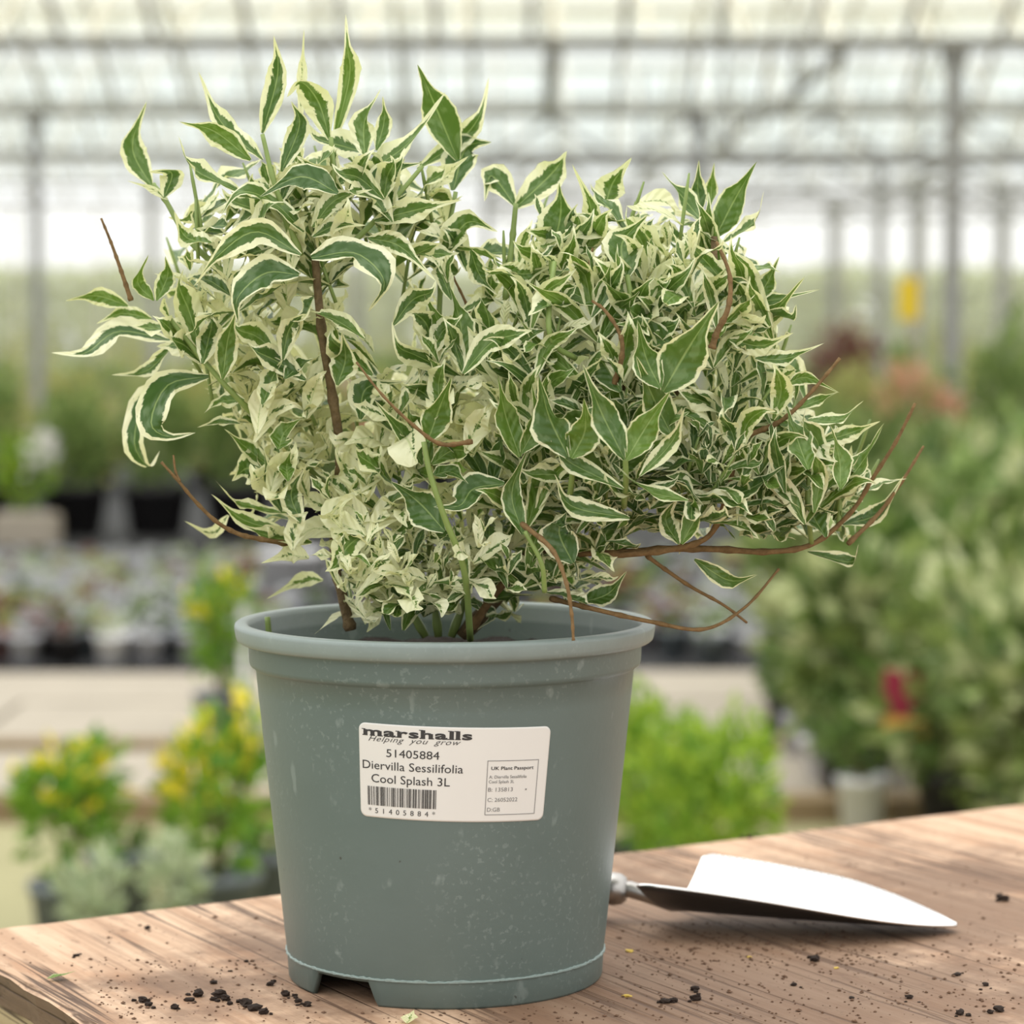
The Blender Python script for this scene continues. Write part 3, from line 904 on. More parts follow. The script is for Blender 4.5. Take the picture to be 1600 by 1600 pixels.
H = [  # the leaves one can follow in the photograph: base ... tip, width, margin
 ([(410,208),(434,115),(428,55)],38,'w'), ([(522,222),(546,120),(543,75),(540,22)],34,'w'), ([(470,190),(473,110),(475,45)],16,'c'),
 ([(515,218),(498,160),(470,128),(448,152)],42,'w'), ([(410,250),(345,190),(310,112)],36,'w'), ([(392,250),(335,205),(280,190)],38,'m'),
 ([(440,268),(468,195),(455,158)],36,'m'), ([(570,245),(570,190),(595,138)],42,'w'), ([(588,235),(600,190),(598,150)],28,'m'),
 ([(237,292),(207,230),(229,158)],46,'m'), ([(257,308),(268,270),(232,268)],40,'w'), ([(262,312),(235,295),(198,282)],12,'c'),
 ([(375,300),(300,262),(278,212)],36,'w'), ([(528,302),(470,276),(405,308)],42,'t',-0.02,0.0), ([(475,362),(425,315),(375,300),(345,337)],36,'m'),
 ([(488,355),(525,312),(582,296)],34,'w'), ([(488,370),(525,352),(572,352)],28,'w'), ([(470,398),(400,362),(340,400),(302,448)],42,'w',-0.02),
 ([(486,403),(556,396),(600,440),(575,488)],62,'m',-0.02,0.0), ([(467,429),(415,427),(372,464),(372,505)],54,'m',-0.02,0.0),
 ([(585,345),(650,328),(722,312)],42,'w'), ([(560,290),(615,266),(660,254)],34,'m'), ([(575,268),(640,222),(697,143)],38,'w'),
 ([(652,264),(715,222),(750,180),(764,120)],40,'w'), ([(715,250),(680,165),(652,100)],60,'t'), ([(708,298),(728,232),(768,222)],58,'m'),
 ([(668,304),(700,270),(732,244)],28,'c'), ([(690,405),(730,348),(778,362)],50,'m'), ([(575,372),(625,385),(682,440)],34,'w'),
 ([(805,322),(768,275),(757,315)],44,'m'), ([(805,325),(865,268),(886,236)],54,'w'), ([(860,405),(876,335),(874,285)],66,'m',0,0.3),
 ([(905,388),(924,330),(894,256)],34,'w'), ([(945,324),(958,285),(987,246)],54,'w'), ([(980,433),(972,380),(1012,336)],66,'m',-0.01,0.3),
 ([(1118,370),(1148,312),(1183,252)],50,'t',-0.01,0.4), ([(1113,366),(1068,310),(1034,268)],34,'m'), ([(1095,330),(1090,290),(1092,250)],28,'m'),
 ([(1110,322),(1112,290),(1116,254)],24,'m'), ([(1131,378),(1180,345),(1194,298)],30,'w'), ([(780,418),(820,428),(866,414)],38,'w'),
 ([(735,390),(750,430),(778,462)],34,'m'), ([(720,560),(692,515),(662,458)],42,'t',0,0.5), ([(725,556),(718,500),(703,448)],40,'t',0,0.5),
 ([(1036,612),(1075,545),(1124,470)],66,'t',-0.02,0.35), ([(1032,606),(1010,560),(996,500)],46,'t',-0.02,0.4), ([(940,478),(890,455),(864,438)],26,'t'),
 ([(943,492),(946,450),(955,412)],34,'t',0,0.5), ([(911,597),(850,545),(808,494)],32,'m'), ([(1052,685),(1020,620),(994,556)],50,'t'),
 ([(1062,548),(1000,512),(962,506)],38,'t'), ([(1098,478),(1114,450),(1134,420)],40,'m'), ([(970,612),(945,570),(930,560)],42,'t'),
 ([(668,690),(686,640),(706,588)],50,'t',-0.02,0.5), ([(812,714),(790,650),(778,588)],42,'t',-0.01,0.6), ([(815,708),(836,660),(831,598)],38,'t',-0.01,0.5),
 ([(888,714),(858,650),(841,583)],56,'t',-0.02,0.15), ([(893,716),(914,672),(912,622)],50,'t',-0.02,0.7), ([(976,718),(940,645),(910,568)],50,'t',-0.03,0.2),
 ([(979,718),(1010,666),(1048,610)],44,'t',-0.03,0.8), ([(1263,734),(1244,682),(1224,624)],46,'t',-0.01,0.6), ([(1313,764),(1311,715),(1297,664)],36,'t',-0.01,0.7),
 ([(1311,768),(1350,718),(1382,660)],34,'t',-0.01,0.6), ([(1263,656),(1310,657),(1350,626)],28,'m'), ([(1278,692),(1330,676),(1376,658)],30,'w'),
 ([(1318,820),(1372,802),(1412,744)],34,'m'), ([(1340,772),(1380,755),(1418,748)],18,'w'), ([(1262,862),(1330,878),(1342,850)],26,'m'),
 ([(1085,874),(1140,907),(1184,898)],30,'m'), ([(905,942),(950,928),(980,892)],36,'m'), ([(755,938),(790,933),(834,930)],40,'m'),
 ([(842,914),(800,890),(768,868)],54,'t'), ([(846,906),(874,880),(866,848)],48,'m'), ([(895,880),(874,832),(886,800)],56,'t',-0.01,0.0),
 ([(817,835),(800,770),(826,698)],36,'t',-0.01,0.3), ([(695,830),(655,785),(610,752)],54,'t',-0.02,0.1), ([(788,756),(740,764),(718,790),(677,792)],48,'t',-0.02,0.1),
 ([(1120,785),(1180,760),(1228,726)],42,'t',-0.01,0.1), ([(1000,744),(1050,690),(1070,636)],28,'w',-0.02), ([(974,764),(890,722),(860,688)],32,'m',-0.02),
 ([(1075,782),(1010,766),(956,722)],26,'m',-0.02), ([(984,810),(892,790),(866,740)],32,'w',-0.02),
 ([(200,478),(150,462),(102,470)],32,'m'), ([(237,498),(190,490),(150,506)],28,'w'), ([(268,532),(185,518),(132,552),(80,551)],44,'w',-0.01,0.0),
 ([(270,540),(228,580),(174,586)],28,'w'), ([(326,588),(262,602),(236,660),(262,682),(306,676)],50,'m',-0.02,0.0,0.35), ([(312,590),(232,622),(210,690),(232,728),(250,704)],46,'w',0.0,0.0,-0.3),
 ([(382,625),(345,628),(318,646)],32,'w'), ([(375,662),(340,660),(308,668)],18,'w'), ([(425,732),(385,700),(350,670)],30,'m'),
 ([(413,738),(385,732),(362,752)],54,'w'), ([(450,832),(380,812),(330,772)],30,'w'), ([(448,802),(375,790),(336,750)],28,'w'),
 ([(487,848),(420,838),(362,812)],32,'w'), ([(357,805),(330,832),(288,814)],22,'c',0.02), ([(483,872),(450,868),(408,880)],32,'c'),
 ([(505,907),(470,908),(416,936)],30,'c',0.05), ([(435,702),(445,675),(470,654)],42,'t',-0.01,0.6), ([(450,752),(448,728),(454,706)],32,'t',-0.01,0.7),
 ([(348,592),(356,530),(370,482)],38,'m'), ([(490,465),(472,505),(456,538)],46,'w',-0.01,0.0), ([(410,632),(426,590),(442,562)],36,'w'),
 ([(445,592),(468,572),(490,560)],34,'m'), ([(527,602),(540,560),(534,518)],46,'m',0,0.4), ([(562,655),(574,606),(638,596)],46,'m',0,0.1),
 ([(576,957),(530,963),(490,992)],26,'c',0.0), ([(725,592),(652,556),(622,540),(612,502)],34,'w'), ([(660,726),(630,680),(584,624)],40,'m'),
 ([(677,742),(705,738),(732,756)],30,'t',-0.01,0.2), ([(672,746),(655,740),(640,750)],26,'t'),
 ([(575,835),(545,790),(500,812)],48,'c'), ([(578,832),(625,790),(652,820)],50,'c'), ([(570,838),(520,800),(600,745)],40,'c'), ([(470,815),(455,770),(480,725)],36,'w'),
 ([(440,800),(420,750),(412,700)],30,'m'), ([(1180,560),(1230,560),(1288,536)],30,'w'), ([(1150,470),(1200,470),(1282,452)],26,'m'),
 ([(1165,500),(1205,490),(1258,432)],34,'m',0.01), ([(1180,470),(1200,440),(1218,400)],30,'m'), ([(1140,530),(1190,540),(1240,520)],30,'w'),
 ([(1230,600),(1260,590),(1312,614)],22,'m'), ([(1240,640),(1280,625),(1310,612)],20,'m'), ([(640,950),(600,900),(578,870)],24,'m'), ([(650,960),(680,920),(700,850)],34,'m'),
 ([(720,960),(690,935),(678,945)],34,'c'), ([(735,945),(770,960),(745,985)],18,'m'), ([(610,985),(595,930),(585,905)],16,'t',0,0.3), ([(630,985),(645,930),(640,905)],34,'m'),
 ([(240,470),(215,440),(232,398)],24,'t',0,0.8), ([(245,470),(262,430),(258,400)],30,'m',0,0.6), ([(330,380),(290,370),(272,330)],34,'w'),
 ([(1290,840),(1270,800),(1300,790)],44,'m'), ([(1210,830),(1190,790),(1200,750)],26,'m'), ([(1060,850),(1040,810),(1065,770)],34,'w'), ([(1065,850),(1090,800),(1080,770)],36,'t',-0.01,0.6),
]
for h in H:
    pts, w, kind = h[0], h[1], h[2]
    dy = h[3] if len(h) > 3 else 0.0
    tone = h[4] if len(h) > 4 else None
    roll = h[5] if len(h) > 5 else None
    px_leaf(pts, w, kind, dy, tone, roll)

# the silhouette inside which the inner shoots grow (projected outline of the crown)
OUT = [(255,430),(300,330),(350,280),(430,240),(520,225),(610,240),(690,290),(715,390),(790,390),(845,320),(950,310),(1040,320),(1125,330),(1175,400),
       (1205,480),(1235,560),(1265,640),(1330,700),(1360,770),(1330,835),(1230,850),(1110,850),(985,860),(950,905),(880,950),(780,975),(640,985),(560,975),
       (515,900),(470,865),(400,845),(395,780),(385,700),(355,640),(300,575),(250,510)]
def inside(px, py, poly=OUT):
    c = False; j = len(poly)-1
    for i in range(len(poly)):
        xi, yi = poly[i]; xj, yj = poly[j]
        if (yi > py) != (yj > py) and px < (xj-xi)*(py-yi)/(yj-yi)+xi: c = not c
        j = i
    return c
ROOT = at(690, 960, 0.0)
HOLES = [(600, 500, 42), (715, 440, 20), (760, 350, 25), (480, 545, 18), (335, 640, 16), (620, 545, 30)]
def hole(px, py): return any((px-a)**2+(py-b)**2 < r*r for a, b, r in HOLES)
STEMS = []
def shoot(px, py, Y, lean, nodes, Lmax, kinds, tone_rng, narrow):
    p = at(px, py, Y)
    out_ = (p-ROOT); out_.normalize()
    d = (Vector((0,0,1))*0.75 + out_*0.6 + Vector((R.uniform(-.35,.35), R.uniform(-.4,.3), R.uniform(-.1,.3)))*lean).normalized()
    ax = d.orthogonal().normalized()
    ang0 = R.uniform(0, math.pi)
    step = R.uniform(0.007, 0.011)
    pts = [p + d*(step*i) for i in range(-1, nodes)]
    if py < 780 and R.random() < 0.5: STEMS.append((pts, 0.0008))
    for i in range(nodes):
        q = p + d*(step*i)
        f = i/max(1, nodes-1)
        L_ = Lmax*(1.0-0.55*f)*R.uniform(0.75, 1.15)
        open_ = rad(R.uniform(50, 85)*(1-f) + R.uniform(10, 35)*f)
        for s in (0, 1):
            a = ang0 + i*math.pi/2 + s*math.pi + R.uniform(-.25,.25)
            side = Matrix.Rotation(a, 3, d) @ ax
            dr = d*math.cos(open_) + side*math.sin(open_)
            droop = R.uniform(-0.1, 0.75)*(1-0.6*f)
            c1 = q + dr*(L_*0.5)
            dr2 = (dr*1.0 + Vector((0,0,-droop)) + side*0.25 + Vector((R.uniform(-.25,.25), R.uniform(-.25,.25), R.uniform(-.2,.35)))).normalized()
            c2 = c1 + dr2*(L_*0.32)
            c3 = c2 + (dr2 + Vector((R.uniform(-.6,.6), R.uniform(-.6,.6), R.uniform(-.3,.8)))).normalized()*(L_*0.18)
            x3, y3 = proj(c3)
            if not inside(x3, y3): 
                if R.random() < 0.55: continue
                xm, ym = proj(c1)
                if not inside(xm, ym): continue
            if hole(x3, y3) or hole(*proj(c1)): continue
            rr_ = math.hypot(c3.x-PX, c3.y-PY)
            if min(c1.z, c2.z, c3.z) < Z_TOP+0.006 and (rr_ > 0.083): continue
            if min(c1.z, c2.z, c3.z) < SZ+0.006: continue
            nrm = d*math.sin(open_) - side*math.cos(open_) + Vector((0,-0.45,0.35))
            kd = R.choice(kinds); k = R.uniform(*KIND[kd])
            wd = L_*R.uniform(0.29, 0.42)*narrow
            seed = R.random()
            V, F, UV = leaf_geo([q, c1, c2, c3], wd, nrm, R.uniform(0.2, 0.6), R.uniform(0.2, 0.5), seed, R.uniform(-1.2, 1.2), n=12)
            LEAVES.append((V, F, UV, (seed, k, R.uniform(*tone_rng), 1.0), L_*1000 - c1.y*400))
def face_pair(px, py, L_, w, kind, tone_rng, dy):
    lean_ = R.uniform(-0.35, 0.35) + (px-800)/1600
    for sgn in (-1, 1):
        a = lean_ + sgn*R.uniform(0.18, 0.75)
        l_ = L_*R.uniform(0.75, 1.15)
        a2 = a + sgn*R.uniform(-0.1, 0.7); a3 = a2 + R.uniform(-0.9, 0.9)
        p1 = (px + math.sin(a)*l_*0.5, py - math.cos(a)*l_*0.5)
        p2 = (p1[0] + math.sin(a2)*l_*0.32, p1[1] - math.cos(a2)*l_*0.32)
        p3 = (p2[0] + math.sin(a3)*l_*0.2, p2[1] - math.cos(a3)*l_*0.2)
        if not inside(*p2) or hole(*p1) or hole(*p2): continue
        px_leaf([(px, py), p1, p2, p3], w*R.uniform(0.85, 1.2), kind, dy, R.uniform(*tone_rng), None, None, None, 500)
rf = 0
while rf < 62:
    px = R.uniform(760, 1310); py = R.uniform(380, 830)
    if not inside(px, py): continue
    face_pair(px, py, R.uniform(95, 145), R.uniform(22, 34), R.choice('tmmwtw') if py > 500 else R.choice('wwmcw'), (0.1, 0.9), R.uniform(-0.004, 0.012)); rf += 1
rf = 0
while rf < 34:
    px = R.uniform(280, 740); py = R.uniform(300, 860)
    if not inside(px, py): continue
    kd_ = R.choice('wwmwc') if py < 650 else R.choice('wcccm')
    face_pair(px, py, R.uniform(80, 125), R.uniform(30, 44), kd_, (0.0, 0.7), R.uniform(-0.004, 0.012)); rf += 1
cnt = 0; tries = 0
while cnt < 300 and tries < 9000:
    tries += 1
    px = R.uniform(250, 1350); py = R.uniform(230, 985)
    if not inside(px, py): continue
    if hole(px, py): continue
    fy = front_y(px, py)
    Y = fy + 0.012 + abs(R.gauss(0, 1))*0.045
    if py > 900:
        Y = R.uniform(-0.07, 0.05)
        if px > 900: continue
    if Y > 0.10: continue
    # keep the tops airy
    if py < 300 and R.random() < 0.35: continue
    if px > 830 and py > 480:      kinds, tn, nar, Lm = 'wmwwcmw', (0.0, 0.6), 0.74, R.uniform(0.032, 0.048)
    elif px > 780:                 kinds, tn, nar, Lm = 'wcwcwcm', (0.1, 0.7), 0.92, R.uniform(0.030, 0.044)
    elif py > 720:                 kinds, tn, nar, Lm = 'ccccwcw', (0.1, 0.6), 1.0, R.uniform(0.030, 0.042)
    elif py > 480:                 kinds, tn, nar, Lm = 'wwcwcc', (0.0, 0.6), 1.05, R.uniform(0.030, 0.044)
    else:                          kinds, tn, nar, Lm = 'wwwmcw', (0.0, 0.6), 1.0, R.uniform(0.032, 0.046)
    if py > 890: Lm *= 0.75
    shoot(px, py, Y, 1.0, R.choice((2,3,3,4)), Lm, kinds, tn, nar)
    cnt += 1

for k in range(85):
    px = R.uniform(545, 940); py = R.uniform(850, 978)
    if py > 985-0.30*abs(px-720) : continue
    kd_ = 'ccwcwm' if px < 740 else 'mwtmw'
    shoot(px, py, R.uniform(-0.075, 0.02), 1.2, R.choice((2,3)), R.uniform(0.019, 0.030), kd_, (0.1, 0.7), 0.95)
for k in range(75):
    px = R.uniform(900, 1345); py = R.uniform(735, 845)
    shoot(px, py, R.uniform(-0.085, 0.0) + max(0, px-1150)/200*0.05, 1.0, R.choice((2,3)), R.uniform(0.022, 0.034), 'mwtmww', (0.0, 0.6), 0.85)
LEAVES.sort(key=lambda l: -l[4])
for V, F, UV, c, imp in LEAVES[:300]:
    MB().add([v-SO for v in V], F, UV, c).build('leaf', M['leaf'], shrub)
rest = MB()
for V, F, UV, c, imp in LEAVES[300:]:
    rest.add([v-SO for v in V], F, UV, c)
o = rest.build('foliage', M['leaf'], shrub)
o['kind'] = 'stuff'; o['label'] = 'dense small cream and green leaves inside the crown'

def stem(name, pts, r0, r1, mat, knots=0, n=24):
    C = spline(pts, n)
    rs = []
    for i in range(n):
        r = r0 + (r1-r0)*i/(n-1)
        if knots and i % max(2, n//knots) == 1: r *= 1.3
        rs.append(r)
    return MB().tube([p-SO for p in C], rs, 8).build(name, M[mat], shrub)
def P3(lst): return [at(x, y, Y) for x, y, Y in lst]
# woody stems rising from the compost
stem('stem', P3([(548,985,-0.015),(535,930,-0.015),(522,850,-0.018),(531,712,-0.03),(518,610,-0.04),(503,520,-0.045),(492,400,-0.04)]), 0.0026, 0.0018, 'bark', 5, 40)
stem('stem', P3([(665,995,0.0),(600,880,0.0),(530,780,-0.01),(440,690,-0.02),(350,600,-0.04),(262,495,-0.035)]), 0.0018, 0.0011, 'green_stem', 6, 36)
stem('stem', P3([(685,995,0.0),(672,860,0.0),(678,700,-0.01),(684,540,-0.01),(692,410,-0.005),(712,300,0.0)]), 0.0018, 0.0011, 'green_stem', 7, 36)
stem('stem', P3([(705,995,0.0),(770,820,0.0),(840,640,-0.03),(860,520,-0.06),(862,400,-0.055)]), 0.0018, 0.0013, 'green_stem', 6, 36)
stem('stem', P3([(720,995,0.0),(860,820,0.0),(960,640,-0.03),(985,520,-0.06),(980,430,-0.06)]), 0.0027, 0.0016, 'bark', 6, 36)
stem('stem', P3([(725,995,0.01),(900,800,0.01),(1050,620,-0.02),(1110,480,-0.05),(1116,370,-0.045)]), 0.0027, 0.0015, 'bark', 6, 36)
stem('stem', P3([(730,990,-0.02),(800,900,-0.03),(900,866,-0.05),(980,866,-0.06),(1060,856,-0.065),(1110,835,-0.068),(1135,775,-0.072),(1148,720,-0.072),(1153,665,-0.07)]), 0.0020, 0.0008, 'twig', 9, 48)
stem('stem', P3([(960,866,-0.055),(1040,858,-0.05),(1120,858,-0.045),(1200,862,-0.04),(1270,850,-0.035),(1330,800,-0.03),(1365,745,-0.03),(1400,690,-0.03),(1430,630,-0.03)]), 0.0017, 0.0007, 'twig', 10, 48)
stem('stem', P3([(735,1000,-0.05),(725,890,-0.075),(695,810,-0.085),(672,740,-0.088),(662,690,-0.088)]), 0.0016, 0.0012, 'green_stem', 0, 20)
stem('stem', P3([(851,925,-0.085),(846,880,-0.09),(820,830,-0.09)]), 0.0012, 0.0010, 'green_stem', 0, 18)
stem('stem', P3([(900,560,-0.07),(868,540,-0.075),(857,500,-0.078),(866,410,-0.062)]), 0.0014, 0.0013, 'green_stem', 0, 16)
stem('stem', P3([(1000,540,-0.07),(992,500,-0.075),(980,430,-0.07)]), 0.0013, 0.0012, 'green_stem', 0, 14)
stem('stem', P3([(975,790,-0.08),(978,750,-0.10),(977,714,-0.105)]), 0.0014, 0.0012, 'green_stem', 0, 12)
stem('stem', P3([(890,780,-0.08),(894,740,-0.09),(891,710,-0.092)]), 0.0014, 0.0012, 'green_stem', 0, 12)
stem('stem', P3([(1268,850,-0.035),(1262,790,-0.045),(1263,730,-0.045)]), 0.0013, 0.0011, 'green_stem', 0, 12)
stem('stem', P3([(1310,830,-0.03),(1312,790,-0.03),(1312,760,-0.03)]), 0.0014, 0.0012, 'green_stem', 0, 12)
stem('stem', P3([(380,450,-0.03),(300,380,-0.02),(258,312,-0.01),(240,288,-0.005)]), 0.0016, 0.0010, 'green_stem', 3, 20)
stem('stem', P3([(505,380,-0.05),(520,290,-0.05),(517,215,-0.045)]), 0.0014, 0.0011, 'green_stem', 2, 16)
stem('stem', P3([(470,400,-0.05),(430,290,-0.05),(410,210,-0.045)]), 0.0014, 0.0010, 'green_stem', 2, 16)
stem('stem', P3([(540,390,-0.045),(600,330,-0.035),(660,260,-0.025)]), 0.0014, 0.0010, 'green_stem', 2, 16)
stem('stem', P3([(790,470,-0.02),(800,380,-0.01),(806,318,-0.008)]), 0.0015, 0.0012, 'green_stem', 2, 16)
stem('stem', P3([(421,1012,0.005),(420,990,0.005),(418,964,0.005)]), 0.0016, 0.0014, 'green_stem', 0, 8)
# bare twigs
def twig(pts, r0=0.0016, r1=0.0009, n=30, k=6): return stem('twig', P3(pts), r0*0.72, r1*0.72, 'twig', k, n)
twig([(205,470,-0.02),(195,440,-0.02),(184,408,-0.02),(172,375,-0.02),(158,341,-0.02)], 0.0016, 0.0007)
twig([(450,850,-0.02),(405,842,-0.03),(372,834,-0.035),(338,815,-0.04),(305,783,-0.045),(280,753,-0.05),(252,722,-0.052)], 0.0017, 0.0008, 34, 8)
twig([(281,753,-0.05),(274,735,-0.05),(271,711,-0.05)], 0.0009, 0.0006, 10, 3)
twig([(738,690,-0.085),(690,694,-0.09),(650,668,-0.092),(600,620,-0.09),(557,566,-0.085)], 0.0015, 0.0006, 34, 7)
twig([(1112,545,-0.085),(1120,520,-0.085),(1138,480,-0.085),(1140,430,-0.08),(1120,378,-0.072)], 0.0022, 0.0010, 30, 6)
twig([(1140,688,-0.07),(1190,672,-0.07),(1228,652,-0.068),(1270,610,-0.065),(1312,560,-0.06)], 0.0019, 0.0009, 34, 7)
twig([(1325,850,-0.03),(1375,800,-0.02),(1412,748,-0.015),(1443,697,-0.01)], 0.0016, 0.0008, 26, 5)
twig([(860,935,-0.05),(925,951,-0.062),(1015,971,-0.064),(1100,983,-0.06),(1165,948,-0.05),(1217,889,-0.04)], 0.0017, 0.0008, 44, 7)
twig([(1010,868,-0.055),(1040,890,-0.05),(1080,917,-0.045),(1130,945,-0.04),(1167,973,-0.035)], 0.0014, 0.0008, 30, 5)
twig([(815,818,-0.085),(862,858,-0.10),(884,908,-0.11),(893,958,-0.112),(896,1001,-0.113)], 0.0016, 0.0009, 34, 7)
twig([(960,600,-0.085),(972,555,-0.088),(968,520,-0.088),(945,485,-0.085),(925,470,-0.082)], 0.0017, 0.0008, 26, 5)
twig([(922,450,-0.06),(920,420,-0.06),(926,388,-0.055)], 0.0010, 0.0007, 12, 3)
twig([(745,520,-0.02),(730,478,-0.02),(708,432,-0.02)], 0.0012, 0.0007, 18, 4)
for pts, r in STEMS:
    pass
st = MB()
for pts, r in STEMS:
    st.tube([p-SO for p in pts], [r*1.1]*(len(pts)-1)+[r*0.6], 6)
o = st.build('green_shoots', M['green_stem'], shrub); o['kind'] = 'stuff'

# ------------------------------------------------------------------ trowel
TR = onz(1010, 1432, 0.0)
TR = Vector((TR.x, 0.118, 0.0))
x_tip = at(1482, 1445, 0.088).x
trowel = empty('hand_trowel', (at(985, 1400, 0.118).x, 0.118, 0.0), rad(-9.5))
tag(trowel, 'shiny steel hand trowel lying on the bench behind the pot', 'trowel')
BL = 0.150
tb = MB(); V = []; F = []
nu, nv = 72, 14
for i in range(nu+1):
    u = i/nu
    # outline: square heel, straight sides, pointed nose
    hw = 0.036*(1.0 if u < 0.52 else max(0.02, math.cos((u-0.52)/0.48*math.pi/2))**0.72)
    if u < 0.05: hw *= 0.90+0.10*math.sin(u/0.05*math.pi/2)
    for j in range(nv+1):
        v = -1+2*j/nv
        tooth = 0.0013*(i % 2) if (j == nv and 0.06 < u < 0.75) else 0.0
        yy = v*(hw-tooth)*(1.18 if v < 0 else 1.0)
        lift = 0.0225*(abs(v)**1.9)*(1-0.85*u**1.6)*(hw/0.036)**0.6
        if v < 0: lift = 0.0205*(abs(v)**1.5)*(1-0.85*u**1.6)*(hw/0.036)**0.6
        xs_ = 0.008 + (BL+0.010)*u + 0.026*(v+1)/2*(1-u)
        V.append((xs_, yy, 0.0035 + lift + 0.004*(1-u)**2 ))
for i in range(nu):
    for j in range(nv):
        a = i*(nv+1)+j
        F.append((a, a+nv+1, a+nv+2, a+1))
o = tb.add(V, F).build('blade', M['steel'], trowel)
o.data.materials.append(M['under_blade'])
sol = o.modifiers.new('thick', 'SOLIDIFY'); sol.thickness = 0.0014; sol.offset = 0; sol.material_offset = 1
o['label'] = 'polished blade with one serrated edge'
MB().tube([(-0.012,0.0,0.0165),(0.0,0,0.0165),(0.010,0,0.0135),(0.022,0,0.0105),(0.040,0,0.0085)], [0.0045,0.0045,0.0042,0.0050,0.0020], 12).build('neck', M['dull_steel'], trowel)
MB().tube([(-0.016,0,0.0165),(-0.013,0,0.0165),(-0.009,0,0.0165),(-0.005,0,0.0165),(-0.002,0,0.0165)], [0.006,0.0082,0.0088,0.0082,0.006], 16).build('ferrule', M['dull_steel'], trowel)
MB().tube([(-0.125,0,0.0155),(-0.121,0,0.0155),(-0.105,0,0.0155),(-0.07,0,0.0155),(-0.035,0,0.0160),(-0.016,0,0.0165)], [0.006,0.0105,0.0135,0.0125,0.0135,0.0085], 16).build('handle', M['handle'], trowel)

# ------------------------------------------------------------------ crumbs and bits on the bench
def lump(r, seed, flat=0.6):
    rr = random.Random(seed)
    bm = bmesh.new(); bmesh.ops.create_icosphere(bm, subdivisions=2, radius=r)
    for v in bm.verts:
        k = 1 + rr.uniform(-0.38, 0.30); v.co = Vector((v.co.x*k*1.15, v.co.y*k, v.co.z*k*flat))
    zmin = min(v.co.z for v in bm.verts)
    for v in bm.verts: v.co.z -= zmin
    me = bpy.data.meshes.new('lump'); bm.to_mesh(me); bm.free()
    return me
lumps = [lump(1.0, s, f) for s, f in ((1, .6), (2, .5), (3, .7), (4, .45), (5, .6))]
for l_ in lumps: l_.materials.append(M['crumb'])
CR = [(223,1566,9),(232,1572,7),(309,1557,9),(296,1564,8),(342,1558,11),(352,1563,9),(333,1537,6),(274,1576,7),(399,1578,12),(384,1571,10),(412,1584,9),(423,1540,7),
      (447,1556,8),(360,1518,4),(385,1503,4),(1569,1408,11),(1560,1402,7),(1272,1502,9),(1040,1567,9),(1052,1566,7),(1088,1563,9),(1086,1548,8),(1171,1309,6),(1495,1524,7),
      (480,1572,7),(465,1566,6),(1540,1540,6),(1420,1560,6),(1330,1560,5),(1240,1540,5),(1500,1585,8),(1560,1580,9),(230,1452,6),(120,1494,6)]
CR += [(x+R.uniform(-16, 16), y+R.uniform(-7, 7), s*R.uniform(0.35, 0.65)) for x, y, s in CR for _ in range(2)]
CR = [c for c in CR if c[0] > 140 or c[1] < 1500]
CR = [c for c in CR if math.hypot(onz(c[0], c[1], 0).x-PX, onz(c[0], c[1], 0).y-PY) > 0.079]
for i, (x, y, s) in enumerate(CR):
    p = onz(x, y, 0.0)
    o = bpy.data.objects.new('soil_crumb', lumps[i % 5]); COL.objects.link(o)
    o.location = (p.x, p.y, -0.0003); sc_ = s/FPX*1.3*0.9
    o.scale = (sc_, sc_, sc_); o.rotation_euler.z = R.uniform(0, 6.28)
    tag(o, 'small dark crumb of compost lying loose on the bench top', 'soil crumb', 'compost crumbs scattered on the bench')
fine = MB()
def crumb8(p, s):
    a = [Vector((s*R.uniform(.7,1.3),0,s*.3)), Vector((0,s*R.uniform(.7,1.3),s*.3)), Vector((-s*R.uniform(.7,1.3),0,s*.3)), Vector((0,-s*R.uniform(.7,1.3),s*.3)), Vector((0,0,s*.8)), Vector((0,0,-s*.1))]
    ro = Matrix.Rotation(R.uniform(0,6.28), 3, 'Z')
    fine.add([ro @ q + p for q in a], [(0,1,4),(1,2,4),(2,3,4),(3,0,4),(1,0,5),(2,1,5),(3,2,5),(0,3,5)])
zones = [((150,480),(1500,1598),260),((960,1600),(1440,1598),700),((480,960),(1560,1599),140),((0,430),(1430,1540),60),((980,1600),(1330,1440),70),((990,1400),(1455,1510),260)]
for (x0,x1),(y0,y1),n_ in zones:
    for k in range(n_):
        x = R.uniform(x0,x1); y = R.uniform(y0,y1)
        p = onz(x, y, 0)
        q = p-corner
        # inside the board and clear of the pot
        det = du.x*(-dv.y) - du.y*(-dv.x)
        a = (q.x*(-dv.y) - q.y*(-dv.x))/det; b_ = (du.x*q.y - du.y*q.x)/det
        if a < 0.012 or b_ < 0.012: continue
        if math.hypot(p.x-PX, p.y-PY) < 0.080: continue
        crumb8(p, abs(R.gauss(0, 0.0005))+0.00025)
o = fine.build('soil_dust', M['crumb_brown'], smooth=False)
tag(o, 'fine brown soil grains sprinkled over the bench top', 'soil', kind='stuff')
flk = lump(1.0, 9, 0.35); flk.materials.append(M['fleck'])
for x, y, s in ((983,1487,8),(979,1557,7),(1171,1496,5),(1307,1513,5),(493,1546,5)):
    p = onz(x, y, 0); o = bpy.data.objects.new('bark_fleck', flk); COL.objects.link(o)
    o.location = (p.x, p.y, -0.0002); k = s/FPX*1.3*0.8; o.scale = (k*1.3, k, k); o.rotation_euler.z = R.uniform(0, 6)
    tag(o, 'tiny yellow-brown fleck lying on the bench beside the pot', 'fleck', 'yellow flecks on the bench')
